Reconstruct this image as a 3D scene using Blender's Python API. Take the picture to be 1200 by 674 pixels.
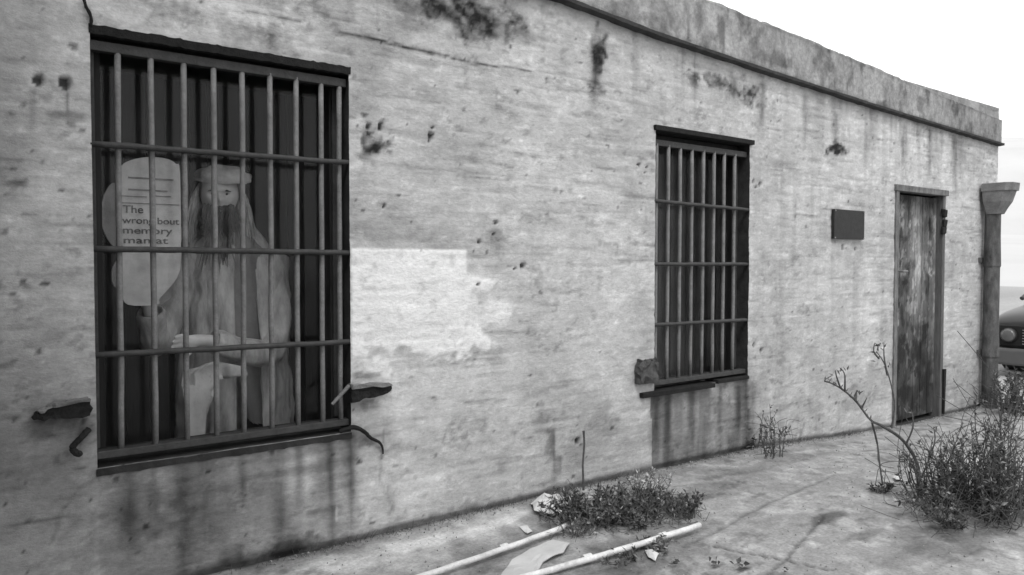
import bpy, bmesh, math, random
import numpy as np
from mathutils import Vector, Matrix, noise as mnoise
for _o in list(bpy.data.objects): bpy.data.objects.remove(_o)
scn = bpy.context.scene
rad = math.radians
random.seed(7)

# ------------------------------------------------------------------ camera
cam = bpy.data.cameras.new('camera'); camo = bpy.data.objects.new('camera', cam)
scn.collection.objects.link(camo); scn.camera = camo
cam.sensor_width = 36; cam.lens = 27; cam.clip_start = .05; cam.clip_end = 3000
camo.location = (0, -3.29, 1.42)
camo.rotation_euler = (rad(90-1.85), 0, rad(-37.2))

# ------------------------------------------------------------------ world + sun (overcast)
SUN_EL, SUN_AZ = rad(56), rad(218)          # azimuth from +Y, clockwise
w = bpy.data.worlds.new("World"); scn.world = w; w.use_nodes = True
nt = w.node_tree; nt.nodes.clear()
sky = nt.nodes.new('ShaderNodeTexSky'); sky.sky_type = 'NISHITA'; sky.sun_disc = False
sky.sun_elevation = SUN_EL; sky.sun_rotation = SUN_AZ; sky.air_density = 1; sky.dust_density = 4
bw = nt.nodes.new('ShaderNodeRGBToBW')
cl = nt.nodes.new('ShaderNodeMath'); cl.operation = 'MULTIPLY_ADD'
cl.inputs[1].default_value = .45; cl.inputs[2].default_value = 11.5   # even cloud sheet over the sky
bg = nt.nodes.new('ShaderNodeBackground'); bg.inputs[1].default_value = .095
ow = nt.nodes.new('ShaderNodeOutputWorld')
nt.links.new(sky.outputs[0], bw.inputs[0]); nt.links.new(bw.outputs[0], cl.inputs[0])
nt.links.new(cl.outputs[0], bg.inputs[0]); nt.links.new(bg.outputs[0], ow.inputs[0])
sun = bpy.data.lights.new('sun', 'SUN'); sun.energy = 1.3; sun.angle = rad(16); sun.color = (1, 1, 1)
suno = bpy.data.objects.new('sun', sun); scn.collection.objects.link(suno)
sd = Vector((math.sin(SUN_AZ)*math.cos(SUN_EL), math.cos(SUN_AZ)*math.cos(SUN_EL), math.sin(SUN_EL)))
suno.rotation_euler = (-sd).to_track_quat('-Z', 'Y').to_euler()
scn.view_settings.view_transform = 'Standard'; scn.view_settings.look = 'None'
scn.view_settings.exposure = .17; scn.view_settings.gamma = 1
try: scn.cycles.filter_width = 1.55
except Exception: pass
try: scn.view_settings.use_curve_mapping = False
except Exception: pass

# ------------------------------------------------------------------ helpers
TH, PP = rad(52.8), rad(1.85)
CC = Vector((0, -3.29, 1.42))
FF = Vector((math.cos(TH)*math.cos(PP), math.sin(TH)*math.cos(PP), -math.sin(PP)))
RR = Vector((math.sin(TH), -math.cos(TH), 0)); UU = RR.cross(FF)
def at(x, y, Y=0.0):
    """survey: point of the photo on the vertical plane Y (metres, wall face = 0)"""
    d = FF*900 + RR*(x-600) + UU*(337-y)
    return CC + d*((Y-CC.y)/d.y)
def gh(x, y=0):
    """ground height"""
    pts = [(-50, .10), (3.4, .115), (4.7, .10), (6.0, .02), (7.0, -.02), (9, -.03), (400, -.05)]
    for (a, ha), (b, hb) in zip(pts, pts[1:]):
        if x <= b:
            t = max(0, (x-a)/(b-a)); base = ha+(hb-ha)*t; break
    else: base = -.05
    return base
def gat(x, y, up=0.0):
    d = FF*900 + RR*(x-600) + UU*(337-y)
    z = .1
    for _ in range(6):
        p = CC + d*((z-CC.z)/d.z); z = gh(p.x, p.y)+up
    return p
def props(o, label=None, cat=None, group=None, kind=None):
    if label: o['label'] = label
    if cat: o['category'] = cat
    if group: o['group'] = group
    if kind: o['kind'] = kind
    return o
def thing(name, label, cat, loc=(0, 0, 0), rz=0, group=None):
    o = bpy.data.objects.new(name, None); o.empty_display_size = .1
    scn.collection.objects.link(o); o.location = loc; o.rotation_euler = (0, 0, rz)
    return props(o, label, cat, group)
def link(name, me, mat, parent=None, smooth=False, world=False):
    if mat is not None and not me.materials: me.materials.append(mat)
    if smooth:
        for p in me.polygons: p.use_smooth = True
    o = bpy.data.objects.new(name, me); scn.collection.objects.link(o)
    if parent:
        o.parent = parent
        if world:      # mesh data given in world coords
            r = parent
            M = Matrix.Identity(4)
            while r: M = (Matrix.Translation(r.location) @ r.rotation_euler.to_matrix().to_4x4() @ Matrix.Diagonal((*r.scale,1))) @ M; r = r.parent
            me.transform(M.inverted())
    return o
def bobj(name, bm, mat, parent=None, smooth=False, world=True, recalc=True):
    if recalc: bmesh.ops.recalc_face_normals(bm, faces=bm.faces)
    me = bpy.data.meshes.new(name); bm.to_mesh(me); bm.free()
    return link(name, me, mat, parent, smooth, world)
def pobj(name, V, F, mat, parent=None, smooth=False, world=True):
    me = bpy.data.meshes.new(name); me.from_pydata([tuple(v) for v in V], [], F); me.update()
    return link(name, me, mat, parent, smooth, world)
def box(bm, x0, x1, y0, y1, z0, z1, bev=0, jit=0):
    vs = [bm.verts.new((x+random.uniform(-jit, jit), y+random.uniform(-jit, jit), z+random.uniform(-jit, jit))) for x in (x0, x1) for y in (y0, y1) for z in (z0, z1)]
    idx = [(0,1,3,2),(4,6,7,5),(0,4,5,1),(2,3,7,6),(0,2,6,4),(1,5,7,3)]
    fs = [bm.faces.new([vs[i] for i in f]) for f in idx]
    if bev:
        es = list({e for f in fs for e in f.edges})
        bmesh.ops.bevel(bm, geom=es, offset=bev, segments=2, profile=.6, affect='EDGES')
def tube(bm, pts, rads, n=10, cap=True, wob=0, flat=1.0):
    """tapered tube along points"""
    pts = [Vector(p) for p in pts]; rings = []
    if not hasattr(rads, '__len__'): rads = [rads]*len(pts)
    up = Vector((0, 0, 1))
    for i, p in enumerate(pts):
        t = (pts[min(i+1, len(pts)-1)]-pts[max(i-1, 0)]).normalized()
        a = t.cross(up)
        if a.length < .05: a = t.cross(Vector((0, 1, 0)))
        a.normalize(); b = a.cross(t).normalized()
        r = rads[i]
        rings.append([bm.verts.new(p + a*math.cos(k*2*math.pi/n)*r*(1+random.uniform(-wob, wob)) + b*math.sin(k*2*math.pi/n)*r*flat*(1+random.uniform(-wob, wob))) for k in range(n)])
    for r0, r1 in zip(rings, rings[1:]):
        for k in range(n): bm.faces.new((r0[k], r0[(k+1) % n], r1[(k+1) % n], r1[k]))
    if cap: bm.faces.new(rings[0][::-1]); bm.faces.new(rings[-1])
def prism(bm, pts, off):
    """closed outline pts (3D) extruded by vector off"""
    off = Vector(off); a = [bm.verts.new(p) for p in pts]; b = [bm.verts.new(Vector(p)+off) for p in pts]
    n = len(pts); bm.faces.new(a); bm.faces.new(b[::-1])
    for i in range(n): bm.faces.new((a[i], b[i], b[(i+1) % n], a[(i+1) % n]))
def spline(pts, n=6):
    pts = [Vector(p) for p in pts]; P = [pts[0]]+pts+[pts[-1]]; out = []
    for i in range(1, len(P)-2):
        for k in range(n):
            t = k/n; a, b, c, d = P[i-1], P[i], P[i+1], P[i+2]
            out.append(.5*((2*b)+(c-a)*t+(2*a-5*b+4*c-d)*t*t+(3*b-a-3*c+d)*t**3))
    out.append(pts[-1]); return out

# ---- numpy noise
def vnoise(x, y, seed=0):
    xi = np.floor(x).astype(np.int64); yi = np.floor(y).astype(np.int64); xf = x-xi; yf = y-yi
    def h(a, b):
        n = (a*374761393 + b*668265263 + seed*974634777) & 0x7fffffff
        n = ((n ^ (n >> 13))*1274126177) & 0x7fffffff
        return ((n ^ (n >> 16)) & 0xffff)/65535.0
    u = xf*xf*(3-2*xf); v = yf*yf*(3-2*yf)
    return (h(xi, yi)*(1-u)+h(xi+1, yi)*u)*(1-v)+(h(xi, yi+1)*(1-u)+h(xi+1, yi+1)*u)*v
def fbm(x, y, o=5, seed=0):
    s = 0; a = .5; t = 0
    for k in range(o): s = s+a*vnoise(x*2**k+17.3*k, y*2**k+5.1*k, seed+k); t += a; a *= .55
    return s/t
def sst(a, b, x): t = np.clip((x-a)/(b-a), 0, 1); return t*t*(3-2*t)

# ---- materials
def mat(name, val, rough=.85, var=.25, scale=8, bump=.3, bscale=60, metal=0, stretch=(1, 1, 1), attr=None, spec=.3, fine=.0, fscale=120):
    m = bpy.data.materials.new(name); m.use_nodes = True; t = m.node_tree; n = t.nodes; L = t.links
    b = n['Principled BSDF']; b.inputs['Roughness'].default_value = rough; b.inputs['Metallic'].default_value = metal
    b.inputs['Specular IOR Level'].default_value = spec
    tc = n.new('ShaderNodeTexCoord'); mp = n.new('ShaderNodeMapping'); mp.inputs['Scale'].default_value = stretch
    L.new(tc.outputs['Object'], mp.inputs[0])
    nz = n.new('ShaderNodeTexNoise'); nz.inputs['Scale'].default_value = scale; nz.inputs['Detail'].default_value = 8; nz.inputs['Roughness'].default_value = .65
    L.new(mp.outputs[0], nz.inputs['Vector'])
    mr = n.new('ShaderNodeMapRange'); mr.inputs[1].default_value = .3; mr.inputs[2].default_value = .7
    mr.inputs[3].default_value = 1-var; mr.inputs[4].default_value = 1+var; L.new(nz.outputs['Fac'], mr.inputs[0])
    cur = mr.outputs[0]
    nf = n.new('ShaderNodeTexNoise'); nf.inputs['Scale'].default_value = fscale; nf.inputs['Detail'].default_value = 5; nf.inputs['Roughness'].default_value = .7
    L.new(mp.outputs[0], nf.inputs['Vector'])
    if fine:
        m2 = n.new('ShaderNodeMapRange'); m2.inputs[1].default_value = .3; m2.inputs[2].default_value = .7
        m2.inputs[3].default_value = 1-fine; m2.inputs[4].default_value = 1+fine; L.new(nf.outputs['Fac'], m2.inputs[0])
        mm = n.new('ShaderNodeMath'); mm.operation = 'MULTIPLY'; L.new(cur, mm.inputs[0]); L.new(m2.outputs[0], mm.inputs[1]); cur = mm.outputs[0]
    mu = n.new('ShaderNodeMath'); mu.operation = 'MULTIPLY'; L.new(cur, mu.inputs[0])
    if attr:
        at_ = n.new('ShaderNodeAttribute'); at_.attribute_name = attr; L.new(at_.outputs['Fac'], mu.inputs[1])
    else: mu.inputs[1].default_value = val
    L.new(mu.outputs[0], b.inputs['Base Color'])
    bp = n.new('ShaderNodeBump'); bp.inputs['Strength'].default_value = bump; bp.inputs['Distance'].default_value = .01
    nb = n.new('ShaderNodeTexNoise'); nb.inputs['Scale'].default_value = bscale; nb.inputs['Detail'].default_value = 6; nb.inputs['Roughness'].default_value = .7
    L.new(mp.outputs[0], nb.inputs['Vector']); L.new(nb.outputs['Fac'], bp.inputs['Height']); L.new(bp.outputs[0], b.inputs['Normal'])
    return m
M = {}
M['wall'] = mat('weathered_render', .4, .92, .10, 4.5, .6, 30, attr='paint', fine=.13, fscale=42, stretch=(1, 1, 1.7), spec=.15)
M['parapet'] = mat('weathered_concrete', .3, .92, .16, 7, .7, 30, attr='paint', fine=.25, fscale=38, spec=.15)
M['ground'] = mat('worn_concrete', .3, .92, .12, 5, .5, 55, attr='paint', fine=.27, fscale=60, spec=.15)
M['dark_in'] = mat('dark_plaster', .035, .9, .4, 5, .3, 20)  # one even dark tone for the inside wall and floor
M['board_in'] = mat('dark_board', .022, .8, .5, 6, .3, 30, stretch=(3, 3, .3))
M['reveal'] = mat('dark_reveal', .035, .9, .4, 12, .6, 40)  # one even dark tone for opening linings, sill and shell
M['iron'] = mat('rusted_iron', .185, .62, .28, 22, .5, 90, spec=.4, fine=.22, fscale=140)
M['iron_dark'] = mat('black_rust', .018, .8, .45, 25, .6, 80, spec=.2)
M['iron_mid'] = mat('crossbar_rust', .05, .65, .35, 25, .5, 80, spec=.4)
M['wood_pale'] = mat('weathered_wood', .33, .85, .3, 9, .5, 60, stretch=(6, 6, .5), fine=.2)
M['wood_mid'] = mat('grey_wood', .16, .85, .5, 9, .5, 60, stretch=(3, 3, .8), fine=.3)
M['plaque'] = mat('blackened_metal', .022, .55, .3, 30, .2, 80)
M['pipe'] = mat('rusty_cast_iron', .085, .8, .7, 7, .6, 60, stretch=(2, 2, .8), fine=.3)
M['hopper'] = mat('grey_cast_iron', .17, .75, .35, 12, .6, 60, fine=.2)
M['pvc'] = mat('white_tube', .66, .6, .25, 12, .2, 60, spec=.4, fine=.15, fscale=60)
M['stalk'] = mat('dry_stalk', .085, .9, .35, 30, .3, 60)
M['leaf'] = mat('weed_leaf', .085, .7, .55, 9, .2, 60, attr='paint')
M['leaf2'] = mat('dry_weed_leaf', .12, .75, .5, 9, .2, 60, attr='paint')
M['leafpale'] = mat('pale_weed_leaf', .28, .8, .4, 12, .2, 60, attr='paint')
M['litter'] = mat('crumpled_paper', .62, .8, .12, 14, .3, 40)
M['cardboard'] = mat('pale_card', .5, .85, .15, 6, .3, 30)
M['glass'] = None
M['skin'] = mat('skin', .5, .6, .15, 14, .15, 90)
M['hair'] = mat('grey_hair', .46, .7, .5, 18, .6, 70, stretch=(6, 6, .6))
M['beard'] = mat('dark_beard', .075, .8, .6, 14, .9, 90, stretch=(3, 3, .8))
M['coat'] = mat('pale_coat_cloth', .36, .9, .5, 9, .4, 60, stretch=(1.5, 1.5, .5))
M['shirt'] = mat('grey_shirt_cloth', .16, .9, .3, 9, .4, 60)
M['trousers'] = mat('dark_trousers', .05, .9, .3, 8, .3, 60)
M['cloth'] = mat('pale_rag', .42, .9, .2, 9, .4, 60)
M['cap'] = mat('pale_knit', .5, .9, .25, 20, .5, 120)
M['board'] = mat('pale_board', .42, .8, .28, 9, .2, 40)
M['ink'] = mat('black_ink', .02, .7, .2, 20, .1, 60)

# ------------------------------------------------------------------ the building
B = thing('concrete_building', 'long low weathered concrete building with barred windows and a flat parapet', 'building', (0, 0, 0))
W1 = (.50, 1.555, .632, 2.318); W2 = (3.62, 4.585, .612, 2.245); DR = (6.64, 7.58, -.04, 2.04)
XE = 8.76                                # far corner
XL = -3.2
def axis(parts, cuts):
    out = []
    for a, b, d in parts:
        n = max(1, int(round((b-a)/d))); out += [a+(b-a)*i/n for i in range(n)]
    out.append(parts[-1][1]); out = np.array(out)
    for c in cuts:
        i = int(np.argmin(abs(out-c))); out[i] = c
    return np.unique(out)
xs = axis([(XL, 0.15, .12), (.15, 2.3, .0105), (2.3, 5, .0155), (5, XE, .024)], [W1[0], W1[1], W2[0], W2[1], DR[0], DR[1]])
zs = axis([(-.2, 3.0, .0115)], [W1[2], W1[3], W2[2], W2[3], DR[2], DR[3]])
X, Z = np.meshgrid(xs, zs, indexing='ij')

def wp(x, y): p = at(x, y); return p.x, p.z
def blob(cx, cy, rx, rz, soft=.5, seed=1, freq=6, amt=.6):
    """irregular stain: centre given in photo px, radii in metres"""
    px, pz = wp(cx, cy)
    d = np.sqrt(((X-px)/rx)**2+((Z-pz)/rz)**2)
    d = d+amt*(fbm(X*freq, Z*freq, 5, seed)-.5)*2
    return (1-sst(1-soft, 1+soft*.4, d))*np.clip(.25+1.5*fbm(X*26, Z*34, 4, seed+400), .3, 1.3)
def streak(x, y0, y1, wd, seed=1):
    """drip running down the wall"""
    px, z1 = wp(x, y0); _, z0 = wp(x, y1)
    cx = px+.03*(fbm(Z*3, Z*0+seed, 3, seed)-.5)
    ww = wd*(.5+1.0*fbm(Z*5, X*0+seed*3.3, 3, seed+5))
    m = np.exp(-((X-cx)/ww)**2)
    m *= sst(z0-.12, z0+.25*(z1-z0), Z)*(1-sst(z1-.03, z1+.01, Z))
    return m*(.45+.8*fbm(X*40, Z*7, 3, seed+9))
def seg(pts, wd, seed=1):
    """thin crack through px points"""
    q = [wp(*p) for p in pts]; best = np.full(X.shape, 9.0)
    wx = X+.035*(fbm(X*14, Z*14, 4, seed)-.5); wz = Z+.035*(fbm(X*14+50, Z*14, 4, seed+3)-.5)
    for (a, b), (c, d) in zip(q, q[1:]):
        vx, vz = c-a, d-b; L2 = vx*vx+vz*vz+1e-9
        t = np.clip(((wx-a)*vx+(wz-b)*vz)/L2, 0, 1)
        best = np.minimum(best, np.hypot(wx-a-t*vx, wz-b-t*vz))
    return np.exp(-(best/wd)**2)*(.4+.9*fbm(X*12, Z*12, 3, seed+7))

# base tone: mottled lime render over board-marked concrete
T = np.full(X.shape, .50)
T *= 1+.50*(fbm(X*1.1, Z*1.3, 6, 3)-.5)+.34*(fbm(X*4.5, Z*6, 6, 11)-.5)+.30*(fbm(X*16, Z*26, 4, 12)-.5)
T *= 1-.20*sst(.54, .72, fbm(X*2.6+3, Z*2.9, 6, 14))
T *= 1+.10*sst(.55, .75, fbm(X*3.2+8, Z*3.6, 6, 15))
lines = fbm(X*2.2, Z*34, 4, 21); T *= 1+.24*(fbm(X*38, Z*52, 4, 17)-.5)
T *= 1-.30*sst(.62, .74, fbm(X*20, Z*30, 4, 18))*sst(.42, .6, fbm(X*2.2, Z*2.6, 4, 19))
T *= 1+.22*sst(.64, .76, fbm(X*18+7, Z*40, 4, 20))
T *= 1-.24*sst(.60, .76, lines)*sst(.4,.6,fbm(X*1.7,Z*2,3,22))
lines2 = fbm(X*6.5, Z*70, 3, 25); T *= 1-.12*sst(.60, .78, lines2)
T *= 1+.12*sst(.6, .8, fbm(X*4+9, Z*60, 3, 33))
brd = np.abs(((Z+.012*fbm(X*3, Z*0, 3, 5)) % .30)/.30-.5)*2; T *= 1-.10*sst(.955, 1, brd)*sst(.45, .6, fbm(X*2, Z*2, 3, 8))
for k, (zz, xa, xb) in enumerate([(1.47, 1.56, 3.3), (1.87, 1.56, 3.4), (1.05, 2.0, 3.4), (2.05, 4.6, 6.4), (1.3, 4.6, 6.5)]):
    T *= 1-.25*np.exp(-((Z-zz-.02*(fbm(X*4, Z*0, 3, 40+k)-.5))/.006)**2)*(X > xa)*(X < xb)*sst(.4, .6, fbm(X*6, Z*0+k, 3, 60+k))
# vertical washing under the parapet
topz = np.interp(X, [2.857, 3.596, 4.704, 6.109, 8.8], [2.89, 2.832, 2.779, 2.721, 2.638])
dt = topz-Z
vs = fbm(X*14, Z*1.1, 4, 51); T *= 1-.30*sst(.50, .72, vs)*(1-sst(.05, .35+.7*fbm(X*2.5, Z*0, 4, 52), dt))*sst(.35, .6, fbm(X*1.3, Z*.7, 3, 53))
T *= 1-.35*(1-sst(.0, .10, dt))  # even dark band: shadow line painted in below the parapet
vs2 = fbm(X*9+4, Z*.8, 4, 57); T *= 1-.16*sst(.52, .75, vs2)*sst(4.2, 5, X)
# near-end and low darkening: grime plus vignette shade painted into the colour
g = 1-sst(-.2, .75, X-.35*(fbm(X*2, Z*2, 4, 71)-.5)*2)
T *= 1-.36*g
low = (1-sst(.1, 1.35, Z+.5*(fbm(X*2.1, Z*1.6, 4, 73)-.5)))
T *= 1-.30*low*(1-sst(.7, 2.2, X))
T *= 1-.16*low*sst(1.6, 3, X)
# darker infill panels below the two windows
jx = .02*(fbm(Z*6, Z*0, 3, 2)-.5)
p1 = (X > W1[0]+jx-.005)*(X < W1[1]+.01+jx)*(Z < W1[2])
q1 = .52+.85*(fbm(X*7, Z*2.2, 5, 81)-.35); fe = sst(-.02, .06, X-W1[0]+.06*(fbm(X*8, Z*8, 4, 85)-.5)); T *= np.where(p1, 1-fe*(1-np.clip(q1+.20, .48, 1.08)), 1)
p2 = (X > W2[0]-.02+jx+.04*(W2[2]-Z))*(X < W2[1]+.10*(W2[2]-Z)*1.2+jx)*(Z < W2[2])  # far panel's slanted dark edge: stain plus plant shade in the colour
q2 = .42+1.0*(fbm(X*9, Z*1.0, 4, 83)-.32); T *= np.where(p2, np.clip(q2-.10, .22, .9), 1)
for a in [(325, 510, 640, .035), (412, 505, 600, .028), (350, 508, 590, .02), (238, 520, 650, .06), (215, 530, 674, .04), (150, 540, 640, .03), (180, 540, 600, .02), (285, 515, 580, .018), (385, 508, 560, .015), (390, 520, 640, .02),
          (770, 460, 530, .06), (787, 458, 545, .025), (815, 455, 520, .02), (880, 445, 520, .07), (845, 450, 530, .03), (868, 450, 500, .03),
          (700, 30, 95, .05), (697, 50, 120, .03), (893, 95, 140, .04), (860, 90, 110, .05), (40, 100, 130, .012), (76, 100, 118, .008),
          (815, 85, 100, .05), (650, 500, 560, .015), (980, 130, 175, .03), (1060, 145, 185, .05), (1090, 150, 200, .05), (1120, 160, 230, .06), (945, 110, 160, .03)]:
    T *= 1-.55*np.clip(streak(*a[:4], seed=int(a[0])), 0, 1)
# photo-true stains
for a, s in [((552, 12, .36, .13, .5, 101, 9, 1.0), .8), ((590, 40, .25, .05, .5, 102, 9, .9), .35), ((500, 12, .2, .05, .5, 103, 9, .9), .4),
             ((700, 66, .07, .17, .5, 104, 16, 1.1), .8), ((838, 95, .22, .05, .5, 105, 14, 1.1), .65), ((880, 108, .2, .09, .5, 106, 14, 1.1), .7),
             ((981, 176, .2, .06, .5, 107, 16, 1.1), .85), ((440, 168, .09, .07, .6, 108, 22, 1.2), .75), ((430, 182, .05, .05, .6, 109, 25, 1.1), .4),
             ((455, 270, .35, .10, .6, 110, 6, .8), .22), ((1060, 400, .2, .4, .5, 111, 6, .9), .0), ((645, 520, .05, .10, .5, 112, 16, 1.), .45),
             ((655, 545, .03, .06, .5, 113, 16, 1.), .4), ((585, 275, .09, .09, .6, 114, 22, 1.2), .35), ((60, 480, .5, .5, .7, 115, 4, .8), .15),
             ((350, 640, .12, .04, .5, 116, 14, 1.), .6), ((310, 650, .2, .06, .5, 117, 10, 1.), .45), ((180, 600, .22, .10, .5, 118, 9, 1.), .35),
             ((20, 215, .03, .015, .5, 119, 20, 1.), .4), ((80, 135, .12, .02, .5, 120, 16, 1.), .3), ((720, 500, .15, .1, .6, 121, 9, 1.), .12),
             ((320, 60, .18, .06, .6, 122, 16, 1.1), .3), ((290, 35, .2, .05, .6, 123, 16, 1.1), .25), ((1120, 300, .2, .3, .6, 124, 5, 1.), .18),
             ((1000, 470, .3, .12, .6, 125, 5, .9), .15), ((920, 300, .25, .2, .6, 126, 6, .9), .1), ((460, 585, .03, .12, .6, 127, 12, .9), .3),
             ((380, 600, .10, .02, .6, 128, 20, 1.0), .3), ((490, 30, .12, .03, .5, 129, 12, .9), .25)]:
    T *= 1-s*blob(*a)
# crisp small marks: trowel and board lines, pocks, scabs
rng = np.random.RandomState(12)
def local(cx_, cz_, hx, hz):
    i0, i1 = np.searchsorted(xs, [cx_-hx, cx_+hx]); j0, j1 = np.searchsorted(zs, [cz_-hz, cz_+hz])
    return slice(max(i0, 0), i1), slice(max(j0, 0), j1)
for k in range(620):
    cx_ = .2+8.5*rng.rand()**1.35; cz_ = .15+2.6*rng.rand(); L_ = .03+.16*rng.rand()**2; th_ = .004+.005*rng.rand(); sg = .10+.42*rng.rand()**2; tl = rng.normal(0, .03)
    sl = local(cx_, cz_, L_+.02, .05); x_, z_ = X[sl], Z[sl]
    if x_.size == 0: continue
    m = np.exp(-((z_-cz_-tl*(x_-cx_)-.010*(fbm(x_*22, z_*0, 3, k)-.5))/th_)**2)*(1-sst(.6, 1, np.abs(x_-cx_)/L_))*(.3+1.1*fbm(x_*40, z_*20, 2, k+3))
    T[sl] *= 1-np.clip(m, 0, 1)*(sg if rng.rand() < .72 else -sg*.6)
for k in range(900):
    cx_ = .2+8.5*rng.rand()**1.3; cz_ = .15+2.6*rng.rand(); r_ = .004+.014*rng.rand()**3; sg = .25+.5*rng.rand()
    sl = local(cx_, cz_, r_*2.5, r_*2.5); x_, z_ = X[sl], Z[sl]
    if x_.size == 0: continue
    m = 1-sst(.6, 1.1, np.hypot(x_-cx_, (z_-cz_)*1.3)/r_+.8*(fbm(x_*60, z_*60, 2, k)-.5)); T[sl] *= 1-m*sg
for k in range(70):      # scabs and tide marks
    cx_ = .3+8.3*rng.rand(); cz_ = .2+2.5*rng.rand(); rx_ = .03+.12*rng.rand(); rz_ = rx_*(.3+.6*rng.rand()); sg = .12+.3*rng.rand()
    sl = local(cx_, cz_, rx_*2, rz_*2); x_, z_ = X[sl], Z[sl]
    if x_.size == 0: continue
    d_ = np.hypot((x_-cx_)/rx_, (z_-cz_)/rz_)+1.5*(fbm(x_*20, z_*24, 4, k)-.5)
    m = (1-sst(.75, 1.05, d_))*np.clip(2.2*(fbm(x_*45, z_*55, 3, k+9)-.28), 0, 1); T[sl] *= 1-m*(sg if rng.rand() < .8 else -sg*.5)
# cracks
for pts, wd, s in [([(400, 38), (470, 52), (520, 66), (560, 76), (622, 83)], .0075, .95), ([(285, 12), (330, 22), (352, 24)], .005, .55),
                   ([(600, 286), (680, 293), (760, 300)], .004, .3), ([(450, 505), (445, 560), (460, 600)], .006, .4), ([(110, 560), (70, 600), (60, 640)], .007, .25),
                   ([(630, 236), (700, 240)], .004, .4), ([(540, 208), (596, 211)], .004, .4), ([(640, 310), (700, 304), (760, 306)], .004, .3),
                   ([(885, 250), (930, 258)], .006, .25), ([(560, 388), (640, 392), (700, 392)], .004, .3), ([(0, 216), (34, 214)], .006, .5),
                   ([(100, 8), (106, 22), (112, 30)], .008, .6), ([(470, 420), (560, 408)], .004, .25), ([(960, 346), (1020, 352)], .012, .2)]:
    T *= 1-s*np.clip(seg(pts, wd, int(pts[0][0])), 0, 1)
# fresh pale patch of render right of the near window
ax, az = wp(410, 292); bx_, _ = wp(546, 294); _, cz = wp(480, 425)
ex = X+.05*(fbm(X*9, Z*9, 4, 131)-.5); ez = Z+.05*(fbm(X*9+30, Z*9, 4, 132)-.5)
cx, czz = wp(545, 338); dx, dz = wp(598, 368)
rag = fbm(X*7, Z*9, 5, 134)
rg2 = fbm(X*16, Z*22, 5, 135)
hz = sst(az-.17, az-.11, Z)                       # crisp right edge near the top, worn away below it
redge = bx_+.02*(rg2-.5)*hz+(1-hz)*(.55*(rag-.5)+.16*(rg2-.5)+.04)
main = (1-sst(-.012, .012+.08*(1-hz), X-redge))*(Z < az+.014*(rg2-.5))*sst(-.02, .06, (Z-cz-.02)+.34*(rag-.5)+.12*(rg2-.5)+.14*(bx_-.3-X))
tail = blob(560, 366, .20, .085, .6, 142, 8, 1.1)*.75
pm = np.clip(np.maximum(main, tail), 0, 1)*(X > W1[1])*(.90+.2*sst(.35, .6, fbm(X*5, Z*8, 5, 137)))*(1-.45*sst(.62, .74, rg2))
pm = np.clip(pm, 0, 1)
T = T*(1-pm)+pm*(.84*(1+.16*(fbm(X*6, Z*14, 5, 133)-.5)))
for a, s in [((490, 572, .16, .07, .4, 136, 9, .8), .30), ((525, 515, .025, .012, .4, 137, 20, .8), .5), ((395, 605, .012, .05, .4, 138, 20, .9), .5), ((720, 300, .5, .5, .8, 139, 3, .8), .08), ((1000, 298, .03, .02, .4, 140, 20, 1.), .45), ((620, 350, .4, .3, .8, 141, 4, .9), .06)]:
    mB = blob(*a); T = T*(1-mB*s)+mB*s*.72
# knocked-out holes
HOLE = np.zeros(X.shape)
for (hx, hy, r) in [(45, 94, .021), (76, 97, .024), (432, 149, .014), (447, 148, .016), (505, 159, .018), (507, 150, .010), (562, 284, .017), (450, 243, .007), (581, 262, .008), (579, 275, .008), (585, 281, .007), (583, 290, .006), (575, 272, .005),
                    (613, 312, .017), (604, 315, .008), (749, 193, .014), (758, 196, .012), (755, 203, .009), (883, 212, .016), (891, 216, .018), (886, 219, .01), (884, 405, .018), (892, 410, .018), (1045, 235, .01),
                    (677, 517, .02), (560, 333, .012), (503, 164, .009), (988, 290, .02), (1003, 292, .015), (455, 147, .006)]:
    px, pz = wp(hx, hy)
    d = np.hypot(X-px, (Z-pz))/r+.9*(fbm(X*45, Z*45, 3, int(hx))-.5)
    HOLE = np.maximum(HOLE, 1-sst(.65, 1.05, d))
for a_, b_, c_, d_ in [(70, 498, .10, .05), (96, 510, .03, .06), (432, 472, .07, .035), (428, 440, .08, .02), (425, 520, .05, .02)]:
    T *= 1-.45*blob(a_, b_, c_, d_, .7, int(a_), 14, 1.1)
T *= 1-.86*HOLE
# darker line at the foot
gz = np.interp(X, [-50, 3.4, 4.7, 6, 7, 9], [.10, .115, .10, .02, -.02, -.03])
T *= 1-.55*(1-sst(.0, .05, Z-gz-.05*(fbm(X*9, Z*3, 4, 151)-.4)))
T = np.clip(T, .02, .84)
# relief
Yd = .010*(fbm(X*3, Z*3, 4, 161)-.5)+.006*(fbm(X*14, Z*22, 4, 163)-.5)+.02*HOLE+.006*sst(.56, .74, lines)*.5
Yd -= .004*pm
Yd += np.where(p1, .005, 0)+np.where(p2, .014, 0)
Yd += .012*(1-sst(0, .03, Z-gz))
def hole(mx, mz):
    for (a, b, c, d) in (W1, W2, DR):
        if a < mx < b and c < mz < d: return True
    return False
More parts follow.
